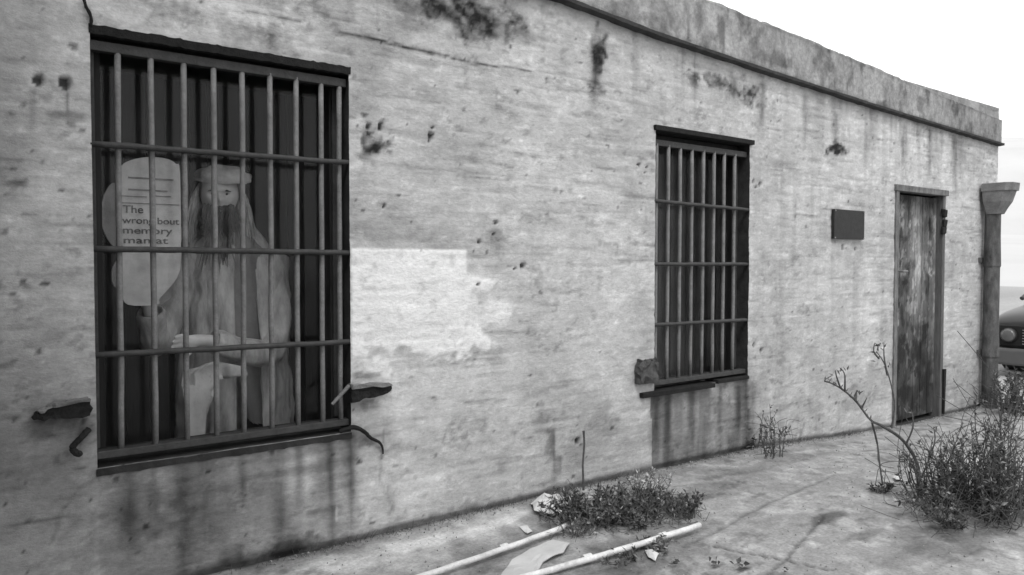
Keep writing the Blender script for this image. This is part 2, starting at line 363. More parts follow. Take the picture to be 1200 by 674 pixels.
# ragged arrises at the openings
EX = X.copy(); EZ = Z.copy()
nxz = len(zs)
idx = np.arange(X.size).reshape(X.shape)
V = np.stack([EX.ravel(), Yd.ravel(), EZ.ravel()], 1)
mx = (xs[:-1]+xs[1:])/2; mz = (zs[:-1]+zs[1:])/2
keep = np.ones((len(mx), len(mz)), bool)
for (a, b, c, d) in (W1, W2, DR):
    keep &= ~(((mx > a) & (mx < b))[:, None] & ((mz > c) & (mz < d))[None, :])
ii, jj = np.nonzero(keep)
Fq = np.stack([idx[ii, jj], idx[ii+1, jj], idx[ii+1, jj+1], idx[ii, jj+1]], 1)
me = bpy.data.meshes.new('front_wall'); me.from_pydata(V.tolist(), [], Fq.tolist()); me.update()
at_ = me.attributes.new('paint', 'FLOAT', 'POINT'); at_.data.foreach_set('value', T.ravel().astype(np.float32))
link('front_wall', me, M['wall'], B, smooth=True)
# inner leaf, reveals (lining of each opening) and the rest of the shell
DEP = .26
for (a, b, c, d) in (W1, W2, DR):
    bm = bmesh.new(); a, b, c, d = a-.001, b+.001, c-.001, d+.001
    for q in ([(a, c), (a, d)], [(b, d), (b, c)], [(a, d), (b, d)], [(b, c), (a, c)]):
        n = 24; P0, P1 = q; prev = None
        for k in range(n+1):
            t = k/n; x = P0[0]+(P1[0]-P0[0])*t; z = P0[1]+(P1[1]-P0[1])*t
            row = [bm.verts.new((x+random.uniform(-.002, .002)*(j > 0), .004+DEP*j/4, z+random.uniform(-.002, .002)*(j > 0))) for j in range(5)]
            if prev:
                for j in range(4): bm.faces.new((prev[j], row[j], row[j+1], prev[j+1]))
            prev = row
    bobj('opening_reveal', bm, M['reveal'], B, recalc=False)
bm = bmesh.new()
xi = [XL, W1[0], W1[1], W2[0], W2[1], DR[0], DR[1], XE]; zi = [-.3, 0, .6, 2.0, 2.5]
for i in range(len(xi)-1):       # inner leaf as strips round the openings
    a, b = xi[i], xi[i+1]
    op = [o for o in (W1, W2, DR) if abs(o[0]-a) < 1e-6]
    if not op: box(bm, a, b, DEP, DEP+.02, -.3, 2.6)
    else:
        o = op[0]; box(bm, a, b, DEP, DEP+.02, -.3, o[2]); box(bm, a, b, DEP, DEP+.02, o[3], 2.6)
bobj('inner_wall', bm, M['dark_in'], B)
bm = bmesh.new()
box(bm, XE-.26, XE, .012, 5.6, -.3, 2.62); bobj('end_wall', bm, mat('end_render', .38, .9, .2, 3, .5, 25, fine=.12), B)
bm = bmesh.new(); box(bm, XL, XL+.26, .012, 5.6, -.3, 2.62); bobj('end_wall', bm, M['reveal'], B)
bm = bmesh.new(); box(bm, XL, XE, 5.6, 5.86, -.3, 2.62); bobj('rear_wall', bm, M['reveal'], B)
bm = bmesh.new(); box(bm, XL+.01, XE-.03, .02, 5.58, 2.63, 2.78); bobj('roof', bm, M['reveal'], B)
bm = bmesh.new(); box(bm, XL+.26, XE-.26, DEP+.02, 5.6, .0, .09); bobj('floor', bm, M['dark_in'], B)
# dark tongue-and-groove partition inside the cell
bm = bmesh.new()
x = -1.2
while x < 3.0:
    wd = random.uniform(.11, .15); box(bm, x, x+wd-.008, 2.0+random.uniform(0, .01), 2.05, .09, 2.6); x += wd
bobj('board_partition', bm, M['board_in'], B)
bm = bmesh.new()
x = 3.4
while x < 5.3:
    wd = random.uniform(.07, .1); box(bm, x, x+wd-.012, .62+random.uniform(0, .02), .68, .09, 2.6); x += wd
bobj('board_partition', bm, mat('grey_shutter_board', .06, .85, .6, 5, .3, 30, stretch=(3, 3, .4)), B)

# parapet with a ledge, following the uneven roofline
kx = [XL, 2.857, 3.596, 4.704, 6.109, XE-.02]; kb = [3.0, 2.89, 2.832, 2.779, 2.721, 2.638]
tx = [XL, 4.03, 4.05, 5.041, 6.1, XE-.02]; tz = [3.35, 3.20, 3.135, 3.09, 3.024, 2.878]
pxs = axis([(XL, 2.3, .12), (2.3, XE-.02, .02)], [4.03, 4.05])
nz_ = 22; prof = [(.30, 0), (-.035, 0)]
bmV = []; bmF = []; pt = []
zb = np.interp(pxs, kx, kb); zt = np.interp(pxs, tx, tz)
for i, x in enumerate(pxs):
    jig = .012*(float(fbm(np.array([x*6]), np.array([1.]), 4, 5)[0])-.5)*2; chip = max(0, float(fbm(np.array([x*9]), np.array([7.]), 4, 9)[0])-.62)*.12
    for j in range(nz_+1):
        t = j/nz_; z = zb[i]+(zt[i]-zb[i])*t
        y = -.035-.008*(float(fbm(np.array([x*5]), np.array([z*5]), 3, 4)[0])-.5)
        if j == nz_: z += jig-chip; y += .008
        bmV.append((x, y, z))
    bmV.append((x, .26, zt[i]+jig-chip)); bmV.append((x, .26, zb[i])); 
m_ = nz_+3
for i in range(len(pxs)-1):
    for j in range(m_):
        bmF.append((i*m_+j, (i+1)*m_+j, (i+1)*m_+(j+1) % m_, i*m_+(j+1) % m_))
bmF.append(tuple(range((len(pxs)-1)*m_, len(pxs)*m_))); bmF.append(tuple(range(0, m_))[::-1])
me = bpy.data.meshes.new('parapet'); me.from_pydata(bmV, [], bmF); me.update()
A = np.array(bmV); ax_, az_ = A[:, 0], A[:, 2]
rel = (az_-np.interp(ax_, pxs, zb))/(np.interp(ax_, pxs, zt)-np.interp(ax_, pxs, zb))
P = .33*(1+.55*(fbm(ax_*7, az_*3, 5, 201)-.5)+.6*(fbm(ax_*26, az_*14, 4, 203)-.5)+.6*(fbm(ax_*1.6, az_*2, 3, 205)-.5))
P *= 1-.45*sst(.54, .68, fbm(ax_*14, az_*2.2+rel, 5, 207))*sst(.4, .6, fbm(ax_*1.9, az_*2, 3, 208))
P *= 1-.4*sst(.56, .7, fbm(ax_*6, az_*7, 5, 209)); P *= 1-.35*sst(.85, 1, rel)-.3*(1-sst(0, .12, rel))
P *= np.interp(ax_, [3, 5, 8.8], [1.25, 1.0, .72])
at_ = me.attributes.new('paint', 'FLOAT', 'POINT'); at_.data.foreach_set('value', np.clip(P, .06, .6).astype(np.float32))
link('parapet', me, M['parapet'], B)
bm = bmesh.new()
prev = None
for x in [v for v in pxs if v > 1.5][::3]+[XE-.005]:
    zz = float(np.interp(x, kx, kb)); j = random.uniform(-.004, .004)
    ring = [bm.verts.new(p) for p in ((x, -.012, zz-.026+j), (x, -.054+j, zz-.022+j), (x, -.058+j, zz-.004), (x, -.03, zz+.002), (x, .02, zz+.002), (x, .02, zz-.026))]
    if prev:
        for k in range(6): bm.faces.new((prev[k], ring[k], ring[(k+1) % 6], prev[(k+1) % 6]))
    else: bm.faces.new(ring[::-1])
    prev = ring
bm.faces.new(prev)
bobj('drip_ledge', bm, mat('dark_ledge', .055, .9, .4, 12, .5, 40), B)

# ---- window grilles
def bar_v(x, y, z0, z1, r, lean=0):
    bm = bmesh.new(); n = 9
    pts = [(x+lean*(k/n)+random.uniform(-.0015, .0015), y+random.uniform(-.001, .001), z0+(z1-z0)*k/n) for k in range(n+1)]
    tube(bm, pts, r, 10, wob=.05); return bm
def grille(W, bx, cross, y, rb, tag):
    a, b, c, d = W
    bm = bmesh.new()      # frame: thick dark angle iron let into the opening
    box(bm, a+.002, b-.002, y-.012, y+.03, d-.088, d-.050, .004)          # top rail
    box(bm, a+.002, b-.002, y-.018, y+.035, c+.028, c+.058, .004)         # bottom rail
    box(bm, a+.003, a+.022, y+.032, y+.07, c+.06, d-.06, .003)
    box(bm, b-.040, b-.004, y+.06, y+.10, c+.06, d-.06, .003)
    fr = bobj('window_grille', bm, M['iron_mid'], B)
    for x0, x1 in bx:
        bobj('upright_bar', bar_v(x0, y, c+.05, d-.075, rb, x1-x0), M['iron'], fr, smooth=True)
    for (z0, z1) in cross:
        bm = bmesh.new(); n = 16
        V0 = [(a-.004+(b-a+.008)*k/n, y-.021+random.uniform(-.001, .001), z0+(z1-z0)*k/n+random.uniform(-.0015, .0015)) for k in range(n+1)]
        tube(bm, V0, .0125, 8, wob=.06, flat=.95)
        bobj('crossbar', bm, M['iron_mid'], fr, smooth=True)
    return fr
b1 = list(zip([.591, .717, .838, .957, 1.072, 1.194, 1.313, 1.430, 1.519], [.599, .718, .842, .961, 1.078, 1.199, 1.316, 1.434, 1.521]))
g1 = grille(W1, b1, [(1.872, 1.883), (1.473, 1.467), (1.066, 1.052)], .035, .0118, 1); g1['label'] = 'near window grille with nine bars and a person behind'
b2 = [(x, x+.004) for x in (3.662, 3.775, 3.889, 4.005, 4.12, 4.232, 4.341, 4.455)]
g2 = grille(W2, b2, [(1.808, 1.792), (1.411, 1.411), (1.029, 1.018)], .035, .0125, 2)
# timber sub-frame and lintel in the recess
for W in (W1, W2):
    a, b, c, d = W; bm = bmesh.new()
    box(bm, a+.003, b-.003, .10, .19, d-.06, d-.004, .004, .002); box(bm, a+.003, b-.003, .12, .2, c+.004, c+.035, .004, .002)
    box(bm, a+.003, a+.05, .11, .19, c+.037, d-.062, .004); box(bm, b-.05, b-.003, .11, .19, c+.037, d-.062, .004)
    bobj('timber_frame', bm, M['board_in'], B)
# dust-filmed panes behind the bars, added to haze what stands inside
def dusty(name, amt):
    m = bpy.data.materials.new(name); m.use_nodes = True; n = m.node_tree.nodes; L = m.node_tree.links; n.remove(n['Principled BSDF']); out = n['Material Output']
    tr = n.new('ShaderNodeBsdfTransparent'); df_ = n.new('ShaderNodeBsdfDiffuse'); df_.inputs[0].default_value = (.42, .42, .42, 1); gl = n.new('ShaderNodeBsdfGlossy'); gl.inputs['Roughness'].default_value = .12
    nz = n.new('ShaderNodeTexNoise'); nz.inputs['Scale'].default_value = 5; nz.inputs['Detail'].default_value = 8; nz.inputs['Roughness'].default_value = .7
    tc = n.new('ShaderNodeTexCoord'); L.new(tc.outputs['Object'], nz.inputs['Vector'])
    mr = n.new('ShaderNodeMapRange'); mr.inputs[1].default_value = .35; mr.inputs[2].default_value = .7; mr.inputs[3].default_value = amt*.35; mr.inputs[4].default_value = amt*1.8; L.new(nz.outputs['Fac'], mr.inputs[0])
    mx_ = n.new('ShaderNodeMixShader'); L.new(mr.outputs[0], mx_.inputs[0]); L.new(tr.outputs[0], mx_.inputs[1]); L.new(df_.outputs[0], mx_.inputs[2])
    m2 = n.new('ShaderNodeMixShader'); m2.inputs[0].default_value = .012; L.new(mx_.outputs[0], m2.inputs[1]); L.new(gl.outputs[0], m2.inputs[2]); L.new(m2.outputs[0], out.inputs[0]); return m
for W, amt in ((W1, .013), (W2, .02)):
    bm = bmesh.new(); box(bm, W[0]+.045, W[1]-.045, .150, .154, W[2]+.03, W[3]-.05); bobj('glass_pane', bm, dusty('dusty_glass', amt), B)
# uneven black strip standing in for the shade under the near lintel
bm = bmesh.new(); prev = None
for k in range(60):
    x = W1[0]-.004+(W1[1]-W1[0]+.012)*k/59; j = random.uniform(-.004, .004)
    ring = [bm.verts.new(p) for p in ((x, -.006, 2.318+j), (x, -.003, 2.285+j*.6), (x, .06, 2.285), (x, .06, 2.318))]
    if prev:
        for q in range(4): bm.faces.new((prev[q], ring[q], ring[(q+1) % 4], prev[(q+1) % 4]))
    else: bm.faces.new(ring)
    prev = ring
bm.faces.new(prev); bobj('dark_lintel_strip', bm, M['iron_dark'], B)
# sill slabs
bm = bmesh.new(); prev = None
for k in range(50):
    x = W1[0]-.003+(W1[1]-W1[0]+.006)*k/49; j = random.uniform(-.003, .003)
    ring = [bm.verts.new(p) for p in ((x, -.003+j, .628), (x, -.001, .600+j), (x, .1, .600), (x, .24, .640), (x, .1, .634))]
    if prev:
        for q in range(5): bm.faces.new((prev[q], ring[q], ring[(q+1) % 5], prev[(q+1) % 5]))
    else: bm.faces.new(ring)
    prev = ring
bm.faces.new(prev); bobj('sill', bm, M['reveal'], B)
bm = bmesh.new(); box(bm, W2[0]-.13, W2[1]-.40, -.03, .1, W2[2]-.028, W2[2]+.002, .005, .003); box(bm, W2[0]+.62, W2[1]+.005, -.012, .1, W2[2]-.012, W2[2]+.012, .004, .002)
bobj('sill', bm, M['iron_dark'], B)
bm = bmesh.new(); box(bm, W2[0]-.02, W2[1]+.02, -.022, .05, W2[3]-.002, W2[3]+.028, .004, .003); bobj('dark_lintel_strip', bm, M['iron_dark'], B)

# ---- shutter hinges and hooks of near window
def wedge(pts, y0, y1, name, m, par=B):
    bm = bmesh.new(); prism(bm, [(*wp(*p),) and Vector((wp(*p)[0], y0, wp(*p)[1])) for p in pts], (0, y1-y0, 0))
    bmesh.ops.triangulate(bm, faces=[f for f in bm.faces if len(f.verts) > 4])
    bmesh.ops.subdivide_edges(bm, edges=bm.edges, cuts=3, use_grid_fill=True)
    for v in bm.verts: v.co += Vector((mnoise.noise(v.co*60), mnoise.noise(v.co*55+Vector((3, 0, 0))), mnoise.noise(v.co*60+Vector((7, 0, 0)))))*.009
    return bobj(name, bm, m, par, False)
wedge([(36, 488), (46, 480), (62, 472), (103, 466), (106, 476), (104, 487), (70, 488), (44, 491)], -.038, .02, 'shutter_hinge', M['iron_dark'])
wedge([(44, 480), (62, 471), (103, 465), (103, 468), (62, 474.5), (46, 483)], -.046, .01, 'hinge_lit_edge', M['hopper'])  # pale strip paints the light on the hinge's top edge
bm = bmesh.new(); tube(bm, spline([at(104, 503, -.02), at(97, 511, -.035), at(88, 520, -.04), at(85, 526, -.045), at(91, 532, -.045), at(95, 530, -.05)], 4), [.012]*20+[.009], 8, wob=.1)
bobj('shutter_hook', bm, M['iron_dark'], B)
wedge([(409, 452), (452, 449), (455, 456), (446, 462), (425, 465), (409, 472)], -.035, .02, 'shutter_hinge', M['iron_dark'])
wedge([(409, 450), (452, 448), (455, 451), (409, 454)], -.042, .01, 'hinge_lit_edge', M['hopper'])
bm = bmesh.new(); tube(bm, [at(409, 452, -.01), at(389, 474, -.02)], [.010, .007], 8, wob=.1); bobj('hinge_rod', bm, M['iron'], B)
bm = bmesh.new(); tube(bm, spline([at(398, 506, .0), at(415, 501, -.02), at(427, 506, -.022), at(434, 513, -.015), at(444, 518, -.02), at(448, 524, -.02), at(449, 532, -.018)], 5), [.011]*6+[.011-.0003*k for k in range(25)], 7, wob=.15)
bobj('bent_wire', bm, M['iron_dark'], B)
bm = bmesh.new(); tube(bm, spline([at(97, -4, -.02), at(101, 8, -.025), at(106, 18, -.02), at(107, 30, -.01)], 4), .006, 6, wob=.2); bobj('bent_wire', bm, M['iron_dark'], B)

# ---- door
a, b, c, d = DR
df = thing('door_frame', None, None); df.parent = B
bm = bmesh.new(); box(bm, a+.002, a+.055, -.014, .09, c, d-.002, .005, .002); bobj('jamb', bm, M['wood_mid'], df)
bm = bmesh.new(); box(bm, b-.055, b-.002, -.010, .09, c, d-.002, .005, .002); bobj('jamb', bm, mat('dark_jamb', .11, .85, .4, 8, .5, 40, stretch=(5, 5, .6)), df)
bm = bmesh.new(); box(bm, a-.02, b+.02, -.024, .10, d+.0, d+.055, .005, .004); bobj('lintel', bm, M['wood_mid'], df)
# slab: boards with worn paint
def door_attr(me):
    co = np.array([v.co[:] for v in me.vertices]); x, z = co[:, 0], co[:, 2]; u = (x-a)/(b-a)
    p = .125*(1+1.6*(fbm(x*7, z*2.6, 5, 301)-.45)+.9*(fbm(x*30, z*7, 4, 303)-.5))*(1-.6*sst(.5, .62, fbm(x*8+4, z*5, 5, 311)))*(1+1.2*sst(.56, .62, fbm(x*16+1, z*9, 5, 312)))*(1-.7*sst(.58, .64, fbm(x*20, z*12, 5, 313)))
    p += .16*np.exp(-((u-.55)/.13)**2)*sst(.6, 1.2, z)*(.3+1.2*fbm(x*8, z*3, 4, 305))
    p += .16*np.exp(-((u-.93)/.05)**2)
    p *= 1-.75*(1-sst(.2, 1.4, z+.5*(fbm(x*5, z*3, 4, 306)-.5))); p *= 1-.55*sst(1.78, 1.98, z+.15*(fbm(x*9, z, 3, 307)-.5))
    p *= 1-.5*(u < .18)
    q = me.attributes.new('paint', 'FLOAT', 'POINT'); q.data.foreach_set('value', np.clip(p*.85, .012, .4).astype(np.float32))
bm = bmesh.new()
nb = 6; bw_ = (b-a-.125)/nb
for k in range(nb):
    x0 = a+.068+k*bw_; yo = .045+random.uniform(0, .006); n = 60
    n = 170; prev = None
    for j in range(n+1):
        z = c+.055+(d-.02-c-.055)*j/n
        row = [bm.verts.new(p) for p in [(x0+.001, yo+.02, z), (x0+.003, yo, z)]+[(x0+.003+(bw_-.007)*q/9, yo, z) for q in range(1, 9)]+[(x0+bw_-.004, yo, z), (x0+bw_-.002, yo+.02, z)]]
        if prev:
            for q in range(11): bm.faces.new((prev[q], prev[q+1], row[q+1], row[q]))
        prev = row
me = bpy.data.meshes.new('door'); bm.to_mesh(me); bm.free(); door_attr(me)
door = link('door', me, mat('peeling_door_paint', .15, .8, .25, 10, .5, 40, attr='paint', stretch=(3, 3, .8), fine=.3, fscale=30), B); door['label'] = 'tall peeling plank door'
bm = bmesh.new(); box(bm, a+.068, b-.058, .068, .075, c+.06, d-.02); bobj('door_back', bm, M['dark_in'], door)
bm = bmesh.new(); px, pz = wp(1054, 318); box(bm, px-.02, px+.03, .02, .04, pz-.06, pz+.05, .003); tube(bm, [(px+.005, .03, pz), (px+.005, -.03, pz), (px+.07, -.035, pz)], .010, 8)
bobj('door_handle', bm, M['iron'], door)
bm = bmesh.new()
for k, zz in enumerate((1.90, 1.80, 1.74)): box(bm, b-.075, b+.005, -.028, .0, zz-.055, zz+.02, .012, .01)
bobj('door_hinge', bm, M['iron_dark'], door)
bm = bmesh.new(); box(bm, b-.02, b+.012, -.03, .01, .0, .42, .004, .006); bobj('door_hinge', bm, M['iron_dark'], door)
bm = bmesh.new(); box(bm, a-.01, b+.01, -.03, .2, -.12, -.022, .008, .004); bobj('threshold', bm, M['reveal'], B)

# ---- block added out of frame to shade the near end of the wall
SHADE_B = thing('shade_block', 'plain dark building-shaped block added out of view to shade the wall', 'building', (-1.1, -6, 0))
# ------------------------------------------------------------------ ground
def gaxis(lo, a, b, hi, d):
    core = list(np.arange(a, b+1e-6, d)); out = []; s = d; x = a
    while x > lo: s *= 1.35; x -= s; out.append(max(x, lo))
    out = out[::-1]+core; s = d; x = core[-1]
    while x < hi: s *= 1.35; x += s; out.append(min(x, hi))
    return np.array(sorted(set(out)))
gxs = gaxis(-600, .9, 9.5, 900, .02); gys = gaxis(-900, -3.0, .15, 900, .016)
GX, GY = np.meshgrid(gxs, gys, indexing='ij')
GZ = np.interp(GX, [-50, 3.4, 4.7, 6.0, 7.0, 9, 400], [.10, .115, .10, .02, -.02, -.03, -.05])
near = (np.abs(GX-5) < 8)*(np.abs(GY) < 6)
GT = .285*(1+.35*(fbm(GX*1.4, GY*1.8, 5, 401)-.5)+.35*(fbm(GX*7, GY*7, 5, 403)-.5)+.5*sst(.55, .75, fbm(GX*16, GY*16, 4, 405))*.5)
def gseg(pts, wd, seed=1, wob=.025):
    q = [gat(*p) for p in pts]; best = np.full(GX.shape, 99.0)
    wx = GX+wob*(fbm(GX*6, GY*6, 4, seed)-.5); wy = GY+wob*(fbm(GX*6+50, GY*6, 4, seed+3)-.5)
    for p, r in zip(q, q[1:]):
        vx, vy = r.x-p.x, r.y-p.y; L2 = vx*vx+vy*vy+1e-9
        t = np.clip(((wx-p.x)*vx+(wy-p.y)*vy)/L2, 0, 1)
        best = np.minimum(best, np.hypot(wx-p.x-t*vx, wy-p.y-t*vy))
    return np.exp(-(best/wd)**2)
def gblob(x, y, rx, ry, seed=1, freq=6, amt=.7, soft=.5):
    p = gat(x, y); d = np.hypot((GX-p.x)/rx, (GY-p.y)/ry)+amt*(fbm(GX*freq, GY*freq, 4, seed)-.5)*2
    return 1-sst(1-soft, 1+soft*.4, d)
CR = np.zeros(GX.shape)
for pts, wd, s in [([(978, 556), (900, 590), (848, 618), (800, 640)], .010, .45), ([(965, 606), (930, 645), (893, 680)], .010, .55), ([(838, 640), (900, 652), (975, 668)], .009, .7),
                   ([(1010, 528), (1040, 526), (1075, 530)], .016, .5), ([(1100, 512), (1200, 520)], .02, .4), ([(820, 560), (900, 550), (960, 556)], .03, .2), ([(1150, 640), (1200, 660)], .01, .3),
                   ([(1165, 560), (1190, 600), (1200, 610)], .02, .5), ([(1090, 668), (1160, 640)], .012, .25)]:
    m = gseg(pts, wd, int(pts[0][0])); CR = np.maximum(CR, m*s)
# rows of slab joints across the yard
GT *= 1-CR
for a_, s in [((968, 607, .20, .05, 411, 8), .62), ((1010, 628, .18, .05, 412, 9), .35), ((1060, 650, .3, .05, 413, 7), .18), ((830, 575, .5, .12, 414, 4), .25), ((900, 545, .6, .10, 415, 4), .25), ((1030, 575, .12, .05, 416, 12), .5),
              ((760, 640, .5, .22, 417, 7), .38), ((690, 665, .4, .2, 418, 7), .30), ((600, 655, .25, .08, 419, 8), .3), ((1150, 610, .8, .22, 420, 5), .38), ((700, 600, .6, .2, 421, 6), .4), ((560, 650, .1, .3, 422, 7), .3),
              ((870, 668, .06, .02, 423, 16), .8), ((840, 664, .05, .015, 424, 16), .7), ((1050, 545, .5, .1, 425, 5), .12), ((980, 520, .6, .06, 426, 5), .15), ((900, 620, .35, .12, 427, 6), .12), ((1000, 665, .5, .1, 428, 7), .15)]:
    GT *= 1-s*gblob(*a_)  # dark slab patches: stains, plus painted shade around weeds and shrubs
for a_, s in [((430, 650, .35, .12, 431, 6), .5), ((540, 625, .4, .06, 432, 7), .4), ((1045, 563, .10, .04, 433, 9), .5), ((1120, 548, .5, .08, 434, 5), .2), ((640, 655, .25, .2, 435, 7), .25), ((930, 590, .35, .1, 436, 6), .15)]:
    m = gblob(*a_)*s; GT = GT*(1-m)+m*.55
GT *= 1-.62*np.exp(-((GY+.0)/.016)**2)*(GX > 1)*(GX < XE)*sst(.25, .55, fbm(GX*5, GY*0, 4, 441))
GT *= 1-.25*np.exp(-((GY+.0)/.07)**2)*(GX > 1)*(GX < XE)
GT *= 1+.5*(fbm(GX*24, GY*28, 4, 445)-.5)*near
GT *= 1-.35*sst(.60, .70, fbm(GX*11, GY*14, 5, 448))*sst(.42, .6, fbm(GX*1.6, GY*2, 4, 449))*near
GT *= 1+.25*sst(.60, .72, fbm(GX*9+5, GY*12, 5, 450))*near
GT *= 1-.22*sst(.6, .7, fbm(GX*3.2, GY*4.5, 6, 446))*near
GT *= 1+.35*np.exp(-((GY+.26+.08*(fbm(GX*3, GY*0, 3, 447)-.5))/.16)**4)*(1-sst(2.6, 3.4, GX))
GZ = GZ+near*(.006*(fbm(GX*1.5, GY*1.5, 4, 451)-.5)+.003*(fbm(GX*9, GY*9, 3, 453)-.5)-.014*CR)
GZ[(GX < XE) & (GY > .012) & (GY < 5.9) & (GX > XL)] -= .12
gi = np.arange(GX.size).reshape(GX.shape)
Gf = np.stack([gi[:-1, :-1].ravel(), gi[1:, :-1].ravel(), gi[1:, 1:].ravel(), gi[:-1, 1:].ravel()], 1)
me = bpy.data.meshes.new('ground'); me.from_pydata(np.stack([GX.ravel(), GY.ravel(), GZ.ravel()], 1).tolist(), [], Gf.tolist()); me.update()
at_ = me.attributes.new('paint', 'FLOAT', 'POINT'); at_.data.foreach_set('value', np.clip(GT, .03, .62).ravel().astype(np.float32))
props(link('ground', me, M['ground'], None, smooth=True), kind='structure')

# far hill beyond the yard, its haze painted as a pale colour
hv = []; hf = []; nh = 80
for i in range(nh+1):
    t = i/nh; ang = rad(-40+80*t); R0 = 420
    h = 92+10*math.sin(t*9)+6*math.sin(t*23)
    for (r, z) in ((40, -.4), (70, .3), (R0, 14), (R0+150, h*.8), (R0+230, h)):
        hv.append((r*math.cos(ang), r*math.sin(ang), z+(4 if r > 100 else .1)*mnoise.noise(Vector((r*.02, ang*9, 0)))))
for i in range(nh):
    for j in range(4): hf.append((i*5+j, (i+1)*5+j, (i+1)*5+j+1, i*5+j+1))
props(pobj('hill', hv, hf, mat('hazed_hill', .47, .95, .08, .02, 0, 1), None, True), kind='structure')

# body of the added shade block (walls, parapet and a doorway shape)
bm = bmesh.new(); box(bm, -6.5, -1.1, -6.5, -.5, 0, 6.2, .02); bobj('wall', bm, mat('shade_block_render', .10, .9, .25, 2, .4, 20), SHADE_B)
bm = bmesh.new(); box(bm, -6.6, -1.0, -6.6, -.4, 6.2, 6.4, .02); bobj('parapet', bm, M['pipe'], SHADE_B)
bm = bmesh.new(); box(bm, -1.097, -1.07, -3.4, -2.5, .1, 2.15, .01); bobj('door', bm, M['board_in'], SHADE_B)

# ------------------------------------------------------------------ plaque
p0 = at(974, 245); p1_ = at(1009, 281); pl = thing('plaque', 'small blank black rectangular plaque fixed to the wall left of the door', 'plaque', (p0.x, -.004, p1_.z))
bm = bmesh.new(); box(bm, p0.x, p1_.x, -.028, -.004, p1_.z, p0.z, .004); bobj('panel', bm, M['plaque'], pl)
for (u, v) in ((.03, .03), (.97, .03), (.03, .95), (.97, .95)):
    x = p0.x+(p1_.x-p0.x)*u; z = p1_.z+(p0.z-p1_.z)*v; bm = bmesh.new(); tube(bm, [(x, -.027, z), (x, -.033, z)], .007, 8); bobj('screw', bm, M['iron'], pl)

# ------------------------------------------------------------------ downpipe with hopper
dpx = 8.42; dp = thing('downpipe', 'rusty rainwater downpipe with a flared hopper head at the corner of the building', 'downpipe', (dpx, -.09, -.03))
bm = bmesh.new(); zz = [0, .05, .5, .52, .9, 1.4, 1.42, 1.7, 2.0]
tube(bm, [(dpx, -.09, -.03+z) for z in zz], [.078, .07, .07, .078, .07, .07, .078, .07, .07], 16); bobj('pipe', bm, M['pipe'], dp, smooth=False)
bm = bmesh.new(); prev = None
for (h, wx_, wy) in ((1.90, .075, .075), (1.96, .11, .10), (2.02, .165, .13), (2.12, .195, .15), (2.125, .215, .17), (2.20, .215, .17), (2.20, .185, .14), (2.1, .17, .12)):
    zc = h; wx_ = .075+(wx_-.075)*.40; ring = [bm.verts.new((dpx+.015*(h-1.9)/.3+sx*wx_, -.10-.02*(h-1.9)/.3+sy*wy, zc)) for sx, sy in ((-1, -.7), (-.6, -1), (.6, -1), (1, -.7), (1, .55), (.6, .6), (-.6, .6), (-1, .55))]
    if prev:
        for k in range(8): bm.faces.new((prev[k], prev[(k+1) % 8], ring[(k+1) % 8], ring[k]))
    prev = ring
bm.faces.new(prev); bobj('hopper_head', bm, M['hopper'], dp)
for z in (.5, 1.42):
    bm = bmesh.new(); box(bm, dpx-.085, dpx+.085, -.02, .004, z, z+.05, .003); bobj('pipe_bracket', bm, M['pipe'], dp)

# ------------------------------------------------------------------ plants
def leaf(V, F, p, d, ln, wd, up=None):
    d = d.normalized(); s = d.cross(up or Vector((random.uniform(-1, 1), random.uniform(-1, 1), random.uniform(-.3, 1)))); 
    if s.length < 1e-3: s = d.cross(Vector((1, 0, 0)))
    s.normalize(); n = s.cross(d); k = len(V)
    V += [p, p+d*ln*.4+s*wd*.5+n*ln*.06, p+d*ln-n*ln*.1, p+d*ln*.4-s*wd*.5+n*ln*.06, p+d*ln*.45-n*ln*.05]
    F += [(k, k+1, k+4), (k+1, k+2, k+4), (k+4, k+2, k+3), (k, k+4, k+3)]
LEAFT = {'leaf': .10, 'leaf2': .17, 'leafpale': .34}
def foliage(V, F, lm, par):
    o = pobj('foliage', V, F, M[lm], par); n = len(V)//5; rs = np.random.RandomState(n)
    tone = LEAFT[lm]*np.exp(rs.normal(0, .5, n)); tone[rs.rand(n) < .12] *= 2.0
    q = o.data.attributes.new('paint', 'FLOAT', 'POINT'); q.data.foreach_set('value', np.clip(np.repeat(tone, 5), .03, .5).astype(np.float32)); return o
def rv(a=1): return Vector((random.uniform(-a, a), random.uniform(-a, a), random.uniform(-a, a)))
def tangle(bm, base, rx, ry, h, n, r):
    for _ in range(n):
        a = random.uniform(0, 6.28); q = math.sqrt(random.random()); p = Vector(base)+Vector((math.cos(a)*rx*q, math.sin(a)*ry*q, random.uniform(0, h*.5)))
        d = rv(1)+Vector((0, 0, .5)); d.normalize(); L_ = random.uniform(.2, .8)*h*.7
        tube(bm, spline([p, p+d*L_*.5+rv(.15*h), p+d*L_+rv(.25*h)], 3), r, 4, cap=False)
